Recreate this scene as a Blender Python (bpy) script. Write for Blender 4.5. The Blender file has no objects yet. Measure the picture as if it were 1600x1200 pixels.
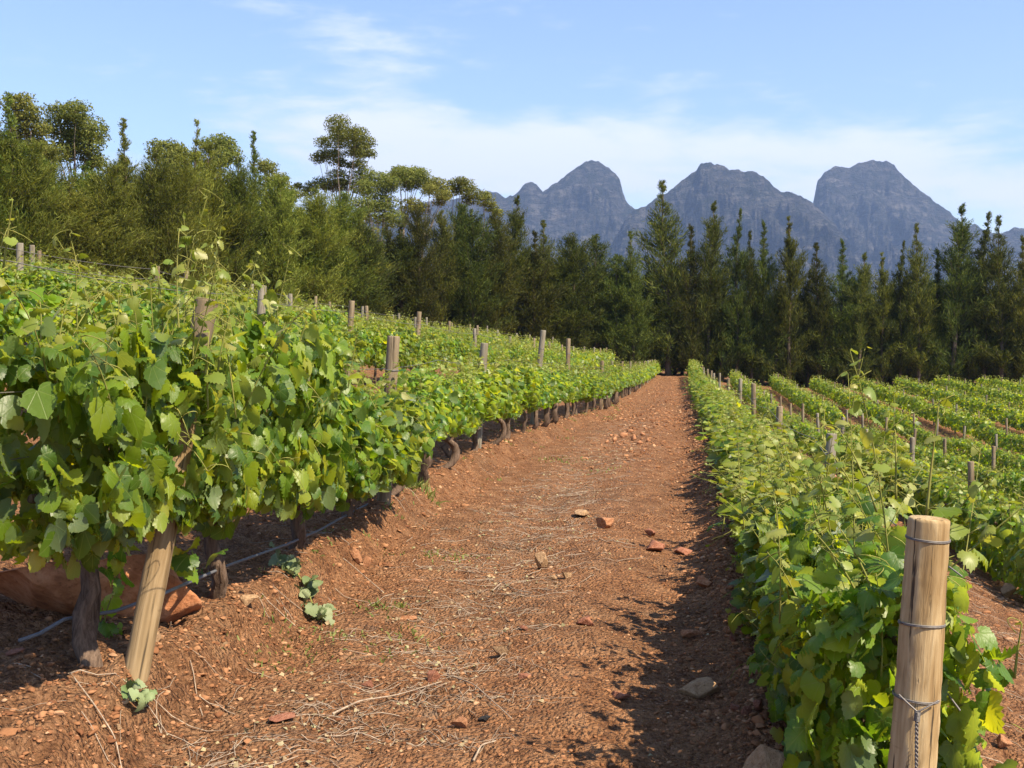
import bpy, math, random
import numpy as np
from mathutils import Vector, Matrix
R = math.radians
SC = bpy.context.scene
COL = SC.collection

# ------------------------------------------------------------------ camera, world, sun, exposure
CZ = 1.6                                   # eye height above the path
cam_d = bpy.data.cameras.new('camera'); cam = bpy.data.objects.new('camera', cam_d); COL.objects.link(cam)
cam.location = (0, 0, CZ)
cam.rotation_euler = (R(90 - 1.91), 0, R(8.22))
cam_d.sensor_width = 36; cam_d.lens = 40.5
cam_d.clip_start = 0.05; cam_d.clip_end = 30000
SC.camera = cam

SUN_AZ, SUN_EL = 120.0, 50.0               # azimuth clockwise from +Y
sdir = Vector((math.sin(R(SUN_AZ)) * math.cos(R(SUN_EL)), math.cos(R(SUN_AZ)) * math.cos(R(SUN_EL)), math.sin(R(SUN_EL))))
sl = bpy.data.lights.new('sun', 'SUN'); sl.energy = 5.0; sl.angle = R(0.5); sl.color = (1.0, 0.85, 0.64)
so = bpy.data.objects.new('sun', sl); COL.objects.link(so)
so.rotation_euler = sdir.to_track_quat('Z', 'Y').to_euler(); so.location = (0, 0, 60)

SC.view_settings.view_transform = 'Standard'; SC.view_settings.look = 'None'
SC.view_settings.exposure = 1.2; SC.view_settings.gamma = 1
SC.cycles.use_denoising = True
try:
    SC.cycles.denoiser = 'OPENIMAGEDENOISE'
except Exception:
    pass
SC.cycles.max_bounces = 8; SC.cycles.transmission_bounces = 6; SC.cycles.volume_bounces = 0
SC.cycles.diffuse_bounces = 4; SC.cycles.caustics_reflective = False; SC.cycles.caustics_refractive = False


class NT:
    """small node-tree writer"""
    def __init__(s, tree):
        s.t = tree; s.n = tree.nodes; s.l = tree.links
    def node(s, typ, **kw):
        n = s.n.new(typ)
        for k, v in kw.items():
            setattr(n, k, v)
        return n
    def put(s, sock, v):
        if hasattr(v, 'links') or isinstance(v, bpy.types.NodeSocket):
            s.l.new(v, sock)
        elif isinstance(v, (tuple, list)):
            v = tuple(v)
            if sock.type == 'RGBA' and len(v) == 3: v = v + (1,)
            sock.default_value = v
        else:
            sock.default_value = v
    def math(s, op, a, b=None, c=None, clamp=False):
        n = s.node('ShaderNodeMath', operation=op, use_clamp=clamp)
        s.put(n.inputs[0], a)
        if b is not None: s.put(n.inputs[1], b)
        if c is not None: s.put(n.inputs[2], c)
        return n.outputs[0]
    def mix(s, f, a, b, blend='MIX'):
        n = s.node('ShaderNodeMix', data_type='RGBA', blend_type=blend)
        s.put(n.inputs[0], f); s.put(n.inputs[6], a); s.put(n.inputs[7], b)
        return n.outputs[2]
    def ramp(s, f, stops, interp='LINEAR'):
        n = s.node('ShaderNodeValToRGB'); cr = n.color_ramp; cr.interpolation = interp
        while len(cr.elements) < len(stops): cr.elements.new(0.5)
        for e, (p, c) in zip(cr.elements, stops):
            e.position = p; e.color = tuple(c) + (1,) if len(c) == 3 else c
        s.put(n.inputs[0], f)
        return n.outputs[0]
    def noise(s, vec, scale, detail=4, rough=0.55, dist=0.0, out=0):
        n = s.node('ShaderNodeTexNoise'); n.inputs['Scale'].default_value = scale
        n.inputs['Detail'].default_value = detail; n.inputs['Roughness'].default_value = rough
        n.inputs['Distortion'].default_value = dist
        if vec is not None: s.put(n.inputs['Vector'], vec)
        return n.outputs[out]
    def mapping(s, vec, scale=(1, 1, 1), loc=(0, 0, 0), rot=(0, 0, 0)):
        n = s.node('ShaderNodeMapping'); s.put(n.inputs[0], vec)
        n.inputs['Scale'].default_value = scale; n.inputs['Location'].default_value = loc; n.inputs['Rotation'].default_value = rot
        return n.outputs[0]
    def sstep(s, v, a, b):
        n = s.node('ShaderNodeMapRange', interpolation_type='SMOOTHSTEP'); s.put(n.inputs[0], v)
        n.inputs[1].default_value = a; n.inputs[2].default_value = b
        return n.outputs[0]


W = bpy.data.worlds.new('World'); SC.world = W; W.use_nodes = True
w = NT(W.node_tree); w.n.clear()
sky = w.node('ShaderNodeTexSky'); sky.sky_type = 'NISHITA'; sky.sun_disc = False
sky.sun_elevation = R(SUN_EL); sky.sun_rotation = R(SUN_AZ); sky.altitude = 200
sky.air_density = 1.0; sky.dust_density = 0.6; sky.ozone_density = 1.6
tc = w.node('ShaderNodeTexCoord'); sx = w.node('ShaderNodeSeparateXYZ'); w.put(sx.inputs[0], tc.outputs['Generated'])
az = w.math('ARCTAN2', sx.outputs[0], sx.outputs[1]); el = w.math('ARCSINE', sx.outputs[2])
cv = w.node('ShaderNodeCombineXYZ'); w.put(cv.inputs[0], az); w.put(cv.inputs[1], el)
cm = w.mapping(cv.outputs[0], scale=(2.2, 11, 1), rot=(0, 0, R(-7)))
n1 = w.noise(cm, 2.4, 7, 0.55, 0.5)
n2 = w.noise(w.mapping(cv.outputs[0], scale=(5, 16, 1), loc=(3, 1, 0), rot=(0, 0, R(-5))), 3.6, 6, 0.6, 0.3)
nn = w.math('ADD', w.math('MULTIPLY', n1, 0.62), w.math('MULTIPLY', n2, 0.38))
def gau(v, c, s):
    q = w.math('DIVIDE', w.math('SUBTRACT', v, c), s)
    return w.math('EXPONENT', w.math('MULTIPLY', w.math('MULTIPLY', q, q), -1.0))
# cloud sheet low over the mountains, wisps higher up (bearings in radians)
band = w.math('MULTIPLY', gau(w.math('ADD', el, w.math('MULTIPLY', az, 0.06)), 0.158, 0.040), w.math('MULTIPLY', w.sstep(az, -0.47, -0.22), w.sstep(az, 0.30, 0.16)))
wisp = w.math('MULTIPLY', gau(w.math('ADD', el, w.math('MULTIPLY', az, 0.30)), 0.172, 0.026), gau(az, -0.32, 0.13))
blob = w.math('MULTIPLY', gau(el, 0.125, 0.045), gau(az, 0.31, 0.06))
lowl = w.math('MULTIPLY', gau(el, 0.11, 0.055), w.sstep(az, 0.05, -0.2))
bias = w.math('ADD', w.math('ADD', w.math('MULTIPLY', band, 0.34), w.math('MULTIPLY', wisp, 0.16)), w.math('ADD', w.math('MULTIPLY', blob, 0.42), w.math('MULTIPLY', lowl, 0.15)))
cl = w.sstep(w.math('ADD', nn, bias), 0.54, 0.86)
skyc = w.mix(1.0, sky.outputs[0], (1.04, 1.02, 1.10), 'MULTIPLY')
cloudc = w.mix(cl, skyc, (5.0, 5.25, 6.0))
bg = w.node('ShaderNodeBackground'); w.put(bg.inputs[0], cloudc); bg.inputs[1].default_value = 0.097
wo = w.node('ShaderNodeOutputWorld'); w.l.new(bg.outputs[0], wo.inputs[0])

# ------------------------------------------------------------------ numpy helpers
def _hash(ix, iy, seed):
    h = (ix.astype(np.int64) * 374761393 + iy.astype(np.int64) * 668265263 + seed * 974634777) & 0xffffffff
    h = ((h ^ (h >> 13)) * 1274126177) & 0xffffffff
    return (h ^ (h >> 16)) & 0xffff

def perlin(x, y, seed=0):
    x = np.asarray(x, float); y = np.asarray(y, float)
    ix = np.floor(x); iy = np.floor(y); fx = x - ix; fy = y - iy
    u = fx * fx * fx * (fx * (fx * 6 - 15) + 10); v = fy * fy * fy * (fy * (fy * 6 - 15) + 10)
    def g(dx, dy):
        a = _hash(ix + dx, iy + dy, seed) * (2 * math.pi / 65536)
        return np.cos(a) * (fx - dx) + np.sin(a) * (fy - dy)
    a = g(0, 0) * (1 - u) + g(1, 0) * u; b = g(0, 1) * (1 - u) + g(1, 1) * u
    return (a * (1 - v) + b * v) * 1.5

def fbm(x, y, seed=0, oct=4, gain=0.5):
    s = 0; a = 1; f = 1
    for k in range(oct):
        s = s + a * perlin(x * f, y * f, seed + k * 17); a *= gain; f *= 2.03
    return s

def mesh_np(name, verts, polys, mats, mat_idx=None, uv=None, smooth=False):
    """polys: list of (n,k) index arrays"""
    me = bpy.data.meshes.new(name)
    verts = np.asarray(verts, np.float32)
    me.vertices.add(len(verts)); me.vertices.foreach_set('co', verts.ravel())
    loops = np.concatenate([p.ravel() for p in polys]).astype(np.int32)
    tot = np.concatenate([np.full(len(p), p.shape[1], np.int32) for p in polys])
    st = np.concatenate([[0], np.cumsum(tot)[:-1]]).astype(np.int32)
    me.loops.add(len(loops)); me.loops.foreach_set('vertex_index', loops)
    me.polygons.add(len(tot)); me.polygons.foreach_set('loop_start', st); me.polygons.foreach_set('loop_total', tot)
    if mat_idx is not None: me.polygons.foreach_set('material_index', np.asarray(mat_idx, np.int32))
    if smooth: me.polygons.foreach_set('use_smooth', np.ones(len(tot), bool))
    if uv is not None:
        ul = me.uv_layers.new(name='UVMap'); ul.data.foreach_set('uv', np.asarray(uv, np.float32)[loops].ravel())
    me.update(calc_edges=True); me.validate()
    for m in (mats if isinstance(mats, (list, tuple)) else [mats]): me.materials.append(m)
    return me

class Geo:
    """collects pieces into one mesh"""
    def __init__(s): s.v = []; s.p = {}; s.n = 0; s.uv = []
    def add(s, v, polys, mi=0, uv=None):
        v = np.asarray(v, float); s.v.append(v)
        s.uv.append(np.zeros((len(v), 2)) if uv is None else uv)
        for p in polys:
            p = np.asarray(p)
            if len(p): s.p.setdefault((p.shape[1], mi), []).append(p + s.n)
        s.n += len(v)
    def mesh(s, name, mats, smooth=False, uv=False):
        ps = []; mi = []
        for (k, m), l in s.p.items():
            a = np.concatenate(l); ps.append(a); mi.append(np.full(len(a), m))
        return mesh_np(name, np.concatenate(s.v), ps, mats, np.concatenate(mi), np.concatenate(s.uv) if uv else None, smooth)

def tube(g, pts, radii, sides=8, mi=0, rough=0.0, seed=0, caps=True):
    pts = np.asarray(pts, float); n = len(pts); radii = np.broadcast_to(np.asarray(radii, float), (n,))
    t = np.gradient(pts, axis=0); t /= np.linalg.norm(t, axis=1)[:, None] + 1e-9
    up = np.array([1, 0, 0.]) if abs(t[0, 0]) < 0.8 else np.array([0, 1, 0.])
    b = np.cross(t, up); b /= np.linalg.norm(b, axis=1)[:, None] + 1e-9
    c = np.cross(t, b)
    ang = np.arange(sides) * 2 * math.pi / sides
    rr = np.broadcast_to(radii[:, None], (n, sides))
    if rough:
        rr = rr * (1 + rough * fbm(np.cos(ang)[None] * 1.3 + np.arange(n)[:, None] * 0.37, np.sin(ang)[None] * 1.3 + seed * 3.1 + np.arange(n)[:, None] * 0.11, seed, 2))
    v = pts[:, None] + rr[..., None] * (np.cos(ang)[None, :, None] * b[:, None] + np.sin(ang)[None, :, None] * c[:, None])
    v = v.reshape(-1, 3)
    i, j = np.meshgrid(np.arange(n - 1), np.arange(sides), indexing='ij'); j2 = (j + 1) % sides
    q = np.stack([i * sides + j, i * sides + j2, (i + 1) * sides + j2, (i + 1) * sides + j], -1).reshape(-1, 4)
    polys = [q]
    if caps:
        v = np.vstack([v, pts[:1], pts[-1:]]); a = np.arange(sides); a2 = (a + 1) % sides
        polys.append(np.stack([np.full(sides, n * sides), a2, a], -1))
        polys.append(np.stack([np.full(sides, n * sides + 1), (n - 1) * sides + a, (n - 1) * sides + a2], -1))
    g.add(v, polys, mi)

def obj(name, me, parent=None, loc=None):
    o = bpy.data.objects.new(name, me); COL.objects.link(o)
    if parent is not None: o.parent = parent
    if loc is not None: o.location = loc
    return o
def tag(o, label=None, cat=None, group=None, kind=None):
    if label: o['label'] = label
    if cat: o['category'] = cat
    if group: o['group'] = group
    if kind: o['kind'] = kind
    return o
ONES = 'zeroth first second third fourth fifth sixth seventh eighth ninth tenth eleventh twelfth thirteenth fourteenth fifteenth sixteenth seventeenth eighteenth nineteenth'.split()
TENS = {2: 'twenty', 3: 'thirty', 4: 'forty', 5: 'fifty', 6: 'sixty', 7: 'seventy', 8: 'eighty', 9: 'ninety'}
def ordinal(n):
    if n < 20: return ONES[n]
    a, b = divmod(n, 10)
    if b == 0: return TENS[a][:-1] + 'ieth'
    return TENS[a] + '-' + ONES[b]

# ------------------------------------------------------------------ materials
def new_mat(name):
    m = bpy.data.materials.new(name); m.use_nodes = True
    t = NT(m.node_tree); t.n.clear()
    out = t.node('ShaderNodeOutputMaterial')
    return m, t, out
def bsdf(t, out, color, rough=0.8, spec=0.3, bump=None, bstr=0.5, bdist=0.02):
    p = t.node('ShaderNodeBsdfPrincipled'); t.put(p.inputs['Base Color'], color); t.put(p.inputs['Roughness'], rough)
    p.inputs['Specular IOR Level'].default_value = spec
    if bump is not None:
        b = t.node('ShaderNodeBump'); b.inputs['Strength'].default_value = bstr; b.inputs['Distance'].default_value = bdist
        t.put(b.inputs['Height'], bump); t.l.new(b.outputs[0], p.inputs['Normal'])
    t.l.new(p.outputs[0], out.inputs[0])
    return p

def leaf_mat(name, stops, trans_tint, tfac=0.4, rough=0.42, spec=0.5, back=None, veins=False, vary=0.3):
    m, t, out = new_mat(name)
    ge = t.node('ShaderNodeNewGeometry')
    col = t.ramp(ge.outputs['Random Per Island'], stops)
    tcn = t.node('ShaderNodeTexCoord')
    nz = t.noise(tcn.outputs['Object'], 9.0, 3)
    col = t.mix(t.math('MULTIPLY', nz, 0.35), col, t.mix(1.0, col, (1.5, 1.25, 0.9), 'MULTIPLY'))
    oi = t.node('ShaderNodeObjectInfo')
    vr = t.node('ShaderNodeHueSaturation'); t.put(vr.inputs['Color'], col)
    t.put(vr.inputs['Value'], t.math('ADD', 1.0 - vary * 0.55, t.math('MULTIPLY', oi.outputs['Random'], vary)))
    t.put(vr.inputs['Hue'], t.math('ADD', 0.5 - 0.03 * vary, t.math('MULTIPLY', t.math('FRACT', t.math('MULTIPLY', oi.outputs['Random'], 7.31)), 0.07 * vary)))
    col = vr.outputs[0]
    bump = None
    if veins:
        uv = t.node('ShaderNodeSeparateXYZ'); t.put(uv.inputs[0], tcn.outputs['UV'])
        ang = t.math('ABSOLUTE', t.math('ARCTAN2', uv.outputs[0], t.math('ADD', uv.outputs[1], 0.02)))
        v = None
        for a0 in (0.0, 0.72, 1.6):
            d = t.math('MULTIPLY', t.math('ABSOLUTE', t.math('SUBTRACT', ang, a0)), t.math('POWER', t.math('ADD', t.math('MULTIPLY', uv.outputs[0], uv.outputs[0]), t.math('MULTIPLY', uv.outputs[1], uv.outputs[1])), 0.5))
            s_ = t.sstep(d, 0.022, 0.006)
            v = s_ if v is None else t.math('MAXIMUM', v, s_)
        col = t.mix(t.math('MULTIPLY', v, 0.45), col, (0.20, 0.27, 0.07))
        bump = t.math('ADD', t.math('MULTIPLY', v, -0.6), t.noise(tcn.outputs['Object'], 45.0, 3))
    if back is not None:
        col = t.mix(t.math('MULTIPLY', ge.outputs['Backfacing'], 0.65), col, back)
    p = t.node('ShaderNodeBsdfPrincipled'); t.put(p.inputs['Base Color'], col); p.inputs['Roughness'].default_value = rough
    p.inputs['Specular IOR Level'].default_value = spec
    if bump is not None:
        b = t.node('ShaderNodeBump'); b.inputs['Strength'].default_value = 0.35; b.inputs['Distance'].default_value = 0.006
        t.put(b.inputs['Height'], bump); t.l.new(b.outputs[0], p.inputs['Normal'])
    tr = t.node('ShaderNodeBsdfTranslucent'); t.put(tr.inputs[0], t.mix(1.0, col, trans_tint, 'MULTIPLY'))
    ms = t.node('ShaderNodeMixShader'); ms.inputs[0].default_value = tfac
    t.l.new(p.outputs[0], ms.inputs[1]); t.l.new(tr.outputs[0], ms.inputs[2]); t.l.new(ms.outputs[0], out.inputs[0])
    return m

VINE_STOPS = [(0.0, (0.040, 0.098, 0.018)), (0.3, (0.082, 0.172, 0.020)), (0.65, (0.14, 0.245, 0.020)), (0.9, (0.19, 0.28, 0.022)), (1.0, (0.27, 0.30, 0.04))]
M_LEAF = leaf_mat('vine_leaf', VINE_STOPS, (3.3, 2.6, 0.6), 0.5, 0.42, 0.5, (0.13, 0.18, 0.09), veins=True)
M_LEAF_FAR = leaf_mat('vine_leaf_far', VINE_STOPS, (3.3, 2.6, 0.6), 0.5, 0.42, 0.5, (0.13, 0.18, 0.09))
M_YOUNG = leaf_mat('young_leaf', [(0, (0.14, 0.21, 0.03)), (0.6, (0.20, 0.26, 0.04)), (1, (0.27, 0.29, 0.08))], (1.7, 1.5, 0.6), 0.42, 0.45, 0.5)
M_DRYLEAF = leaf_mat('wilted_leaf', [(0, (0.12, 0.18, 0.07)), (1, (0.25, 0.30, 0.17))], (1.2, 1.2, 0.7), 0.2, 0.6, 0.3)
M_FLAKE = leaf_mat('dry_leaf_flakes', [(0, (0.16, 0.10, 0.06)), (0.5, (0.34, 0.27, 0.17)), (0.85, (0.26, 0.26, 0.14)), (1, (0.34, 0.30, 0.2))], (1.0, 1.0, 0.8), 0.15, 0.7, 0.15)
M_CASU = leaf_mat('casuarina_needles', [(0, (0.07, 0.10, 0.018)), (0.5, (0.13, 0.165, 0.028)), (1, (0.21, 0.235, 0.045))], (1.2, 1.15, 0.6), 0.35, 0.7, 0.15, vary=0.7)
M_CASD = leaf_mat('shade_toned_conifer_needles', [(0, (0.026, 0.043, 0.013)), (0.5, (0.068, 0.092, 0.021)), (1, (0.15, 0.17, 0.033))], (1.2, 1.15, 0.6), 0.35, 0.7, 0.15, vary=0.7)  # backlit shade of these trees is put into the darker needle colour
M_EUC = leaf_mat('gum_leaves', [(0, (0.07, 0.092, 0.026)), (0.5, (0.14, 0.165, 0.036)), (1, (0.215, 0.225, 0.06))], (1.2, 1.15, 0.6), 0.42, 0.7, 0.15, vary=0.4)
M_GRASS = leaf_mat('weed_blades', [(0, (0.09, 0.14, 0.03)), (1, (0.22, 0.24, 0.08))], (1.4, 1.4, 0.6), 0.3, 0.6, 0.2)

def bark_mat(name, c1, c2, scale=(30, 30, 4), bstr=0.8, bd=0.01, moss=None):
    m, t, out = new_mat(name); tcn = t.node('ShaderNodeTexCoord')
    v = t.mapping(tcn.outputs['Object'], scale=scale)
    n = t.noise(v, 1.0, 6, 0.65, 0.4)
    c = t.ramp(n, [(0.3, c1), (0.7, c2)])
    if moss: c = t.mix(t.sstep(t.noise(tcn.outputs['Object'], 7, 4), 0.5, 0.7), c, moss)
    bsdf(t, out, c, 0.9, 0.15, n, bstr, bd)
    return m
M_TRUNK = bark_mat('vine_bark', (0.055, 0.035, 0.025), (0.20, 0.14, 0.10), (70, 70, 9), 1.0, 0.012)
M_TTRUNK = bark_mat('tree_bark', (0.05, 0.035, 0.025), (0.14, 0.11, 0.08), (6, 6, 1.2), 1.0, 0.05)
M_GTRUNK = bark_mat('gum_bark', (0.13, 0.10, 0.075), (0.34, 0.28, 0.22), (3, 3, 0.6), 0.5, 0.03)
M_CANE = bark_mat('green_shoot', (0.13, 0.16, 0.03), (0.26, 0.24, 0.07), (40, 40, 8), 0.2, 0.002)
M_TWIG = bark_mat('dry_twig', (0.16, 0.11, 0.08), (0.44, 0.36, 0.27), (40, 40, 40), 0.3, 0.003)

def post_mat(name, c1, c2, c3, crack=(0.06, 0.045, 0.03), top=None):
    m, t, out = new_mat(name); tcn = t.node('ShaderNodeTexCoord')
    oi = t.node('ShaderNodeObjectInfo')
    off = t.node('ShaderNodeVectorMath', operation='ADD'); t.put(off.inputs[0], tcn.outputs['Object'])
    cx = t.node('ShaderNodeCombineXYZ'); t.put(cx.inputs[2], t.math('MULTIPLY', oi.outputs['Random'], 37.0)); t.l.new(cx.outputs[0], off.inputs[1])
    grain = t.noise(t.mapping(off.outputs[0], scale=(55, 55, 3.2)), 1.0, 6, 0.6, 0.6)
    big = t.noise(t.mapping(off.outputs[0], scale=(8, 8, 2.6)), 1.0, 4)
    c = t.ramp(grain, [(0.25, c1), (0.5, c2), (0.75, c3)])
    c = t.mix(t.sstep(big, 0.45, 0.7), c, t.mix(1.0, c, (0.62, 0.56, 0.48), 'MULTIPLY'))
    cr = t.sstep(t.noise(t.mapping(off.outputs[0], scale=(75, 75, 2.2), loc=(5, 3, 1)), 1.0, 3, 0.5, 0.3), 0.62, 0.70)
    c = t.mix(cr, c, crack)
    ring = t.sstep(t.noise(t.mapping(off.outputs[0], scale=(5, 5, 26), loc=(1, 7, 2)), 1.0, 2), 0.70, 0.76)
    c = t.mix(t.math('MULTIPLY', ring, 0.5), c, (0.13, 0.08, 0.04))
    if top:                                  # rain-greyed upper end
        zz = t.node('ShaderNodeSeparateXYZ'); t.put(zz.inputs[0], tcn.outputs['Object'])
        c = t.mix(t.math('MULTIPLY', t.sstep(zz.outputs[2], 0.72, 0.88), 0.75), c, top)
    bsdf(t, out, c, 0.85, 0.2, t.math('SUBTRACT', grain, t.math('MULTIPLY', cr, 1.2)), 0.8, 0.006)
    return m
M_POST = post_mat('weathered_post_wood', (0.12, 0.09, 0.058), (0.21, 0.165, 0.105), (0.31, 0.25, 0.17))
M_POSTNEW = post_mat('tan_post_wood', (0.24, 0.16, 0.078), (0.40, 0.295, 0.155), (0.50, 0.395, 0.235))
M_POSTGREY = post_mat('grey_post_wood', (0.13, 0.115, 0.088), (0.215, 0.195, 0.15), (0.31, 0.285, 0.225))

def plain(name, c, rough, spec=0.4, metal=0.0, ns=30, var=0.3):
    m, t, out = new_mat(name); tcn = t.node('ShaderNodeTexCoord')
    n = t.noise(tcn.outputs['Object'], ns, 4)
    col = t.mix(t.math('MULTIPLY', n, var * 2), c, tuple(x * 0.5 for x in c))
    p = bsdf(t, out, col, rough, spec); p.inputs['Metallic'].default_value = metal
    return m
M_WIRE = plain('galvanised_wire', (0.22, 0.205, 0.19), 0.6, 0.4, 0.5)
M_PIPE = plain('grey_hose', (0.13, 0.135, 0.15), 0.5, 0.4, 0, 20, 0.35)

def rock_mat(name, c1, c2, c3):
    m, t, out = new_mat(name); tcn = t.node('ShaderNodeTexCoord'); oi = t.node('ShaderNodeObjectInfo')
    n = t.noise(tcn.outputs['Object'], 5.0, 7, 0.62, 0.3); n2 = t.noise(tcn.outputs['Object'], 26.0, 5, 0.6)
    c = t.ramp(n, [(0.3, c1), (0.5, c2), (0.72, c3)])
    c = t.mix(t.sstep(n2, 0.52, 0.75), c, t.mix(1.0, c, (0.55, 0.5, 0.48), 'MULTIPLY'))
    bsdf(t, out, c, 0.9, 0.2, t.math('ADD', n, t.math('MULTIPLY', n2, 0.5)), 0.9, 0.015)
    return m
M_ROCK = rock_mat('orange_sandstone', (0.24, 0.105, 0.05), (0.40, 0.19, 0.095), (0.50, 0.28, 0.16))
M_ROCKTAN = rock_mat('tan_stone', (0.28, 0.17, 0.09), (0.42, 0.27, 0.15), (0.5, 0.34, 0.2))
M_ROCKRED = rock_mat('red_stone', (0.20, 0.075, 0.045), (0.33, 0.14, 0.085), (0.4, 0.2, 0.13))
M_ROCKDARK = rock_mat('dark_stone', (0.02, 0.02, 0.022), (0.035, 0.033, 0.035), (0.06, 0.055, 0.05))

def soil_mat():
    m, t, out = new_mat('red_soil'); tcn = t.node('ShaderNodeTexCoord'); P = tcn.outputs['Object']
    big = t.noise(P, 0.55, 4, 0.55); mid = t.noise(P, 4.5, 6, 0.65, 0.2); fine = t.noise(P, 38, 5, 0.65); grit = t.noise(P, 140, 2, 0.5)
    c = t.ramp(mid, [(0.30, (0.15, 0.064, 0.029)), (0.5, (0.33, 0.160, 0.074)), (0.70, (0.47, 0.26, 0.135))])
    c = t.mix(t.sstep(big, 0.42, 0.66), c, t.mix(1.0, c, (0.78, 0.84, 0.90), 'MULTIPLY'))
    c = t.mix(t.math('MULTIPLY', t.sstep(fine, 0.5, 0.75), 0.55), c, (0.42, 0.23, 0.125))
    c = t.mix(t.math('MULTIPLY', t.sstep(fine, 0.49, 0.33), 0.75), c, (0.095, 0.042, 0.021))  # crevice shadows painted as dark colour in the fine hollows
    # stony flecks
    vo = t.node('ShaderNodeTexVoronoi'); vo.inputs['Scale'].default_value = 26; t.put(vo.inputs['Vector'], P)
    fl = t.math('MULTIPLY', t.sstep(vo.outputs['Distance'], 0.24, 0.12), t.sstep(t.noise(P, 17, 2), 0.56, 0.62))
    c = t.mix(t.math('MULTIPLY', fl, 0.7), c, (0.50, 0.31, 0.18))
    cb = t.node('ShaderNodeTexVoronoi'); cb.inputs['Scale'].default_value = 52; t.put(cb.inputs['Vector'], t.mix(0.02, P, t.noise(P, 30, 2, out=1)))
    cs = t.node('ShaderNodeSeparateXYZ'); t.put(cs.inputs[0], cb.outputs['Color'])
    c = t.mix(t.math('MULTIPLY', t.sstep(cs.outputs[0], 0.55, 1.0), 0.5), c, (0.40, 0.215, 0.115))
    c = t.mix(t.math('MULTIPLY', t.sstep(cs.outputs[1], 0.60, 1.0), 0.55), c, (0.10, 0.043, 0.023))
    # litter-stained strip on the hill side of the path
    sp = t.node('ShaderNodeSeparateXYZ'); t.put(sp.inputs[0], P)
    strip = t.math('MULTIPLY', t.sstep(sp.outputs[0], -2.1, -1.5), t.sstep(sp.outputs[0], -0.2, -0.9))
    ln = t.noise(t.mapping(P, scale=(3.0, 9.0, 1), rot=(0, 0, 0.4)), 2.0, 6, 0.7, 0.6)
    c = t.mix(t.math('MULTIPLY', t.math('MULTIPLY', strip, t.sstep(ln, 0.5, 0.68)), 0.55), c, (0.30, 0.22, 0.155))
    h = t.math('ADD', t.math('ADD', t.math('MULTIPLY', mid, 1.3), t.math('MULTIPLY', fine, 0.7)), t.math('ADD', t.math('MULTIPLY', grit, 0.15), t.math('SUBTRACT', t.math('MULTIPLY', fl, 0.35), t.math('MULTIPLY', cb.outputs['Distance'], 0.55))))
    bsdf(t, out, c, 0.95, 0.1, h, 1.0, 0.085)
    return m
M_SOIL = soil_mat()
def clod_mat():
    m, t, out = new_mat('soil_clods'); ge = t.node('ShaderNodeNewGeometry')
    c = t.ramp(ge.outputs['Random Per Island'], [(0, (0.14, 0.06, 0.029)), (0.5, (0.28, 0.135, 0.063)), (0.9, (0.39, 0.205, 0.105)), (1.0, (0.49, 0.32, 0.19))])
    tcn = t.node('ShaderNodeTexCoord')
    n = t.noise(tcn.outputs['Object'], 60, 4)
    bsdf(t, out, t.mix(t.math('MULTIPLY', n, 0.5), c, (0.16, 0.07, 0.035)), 0.95, 0.1, n, 0.7, 0.006)
    return m
M_CLOD = clod_mat()
def mount_mat():
    m, t, out = new_mat('mountain_rock'); tcn = t.node('ShaderNodeTexCoord'); P = tcn.outputs['Object']
    strata = t.noise(t.mapping(P, scale=(0.009, 0.009, 0.030), rot=(0.12, 0.2, 0)), 1.0, 8, 0.72, 1.2)
    blot = t.noise(P, 0.012, 7, 0.65); veg = t.noise(P, 0.03, 5, 0.7)
    c = t.ramp(strata, [(0.38, (0.035, 0.036, 0.036)), (0.5, (0.075, 0.074, 0.071)), (0.62, (0.17, 0.157, 0.14))])
    c = t.mix(t.sstep(veg, 0.44, 0.60), c, (0.030, 0.036, 0.028))
    c = t.mix(t.math('MULTIPLY', t.sstep(blot, 0.60, 0.75), 0.7), c, (0.17, 0.14, 0.115))
    bsdf(t, out, c, 0.95, 0.05, t.math('ADD', t.math('ADD', strata, t.math('MULTIPLY', veg, 0.8)), t.math('MULTIPLY', t.noise(t.mapping(P, scale=(0.02, 0.02, 0.006)), 1.0, 7, 0.7, 0.6), 1.2)), 1.0, 60.0)
    return m
M_MOUNT = mount_mat()

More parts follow.
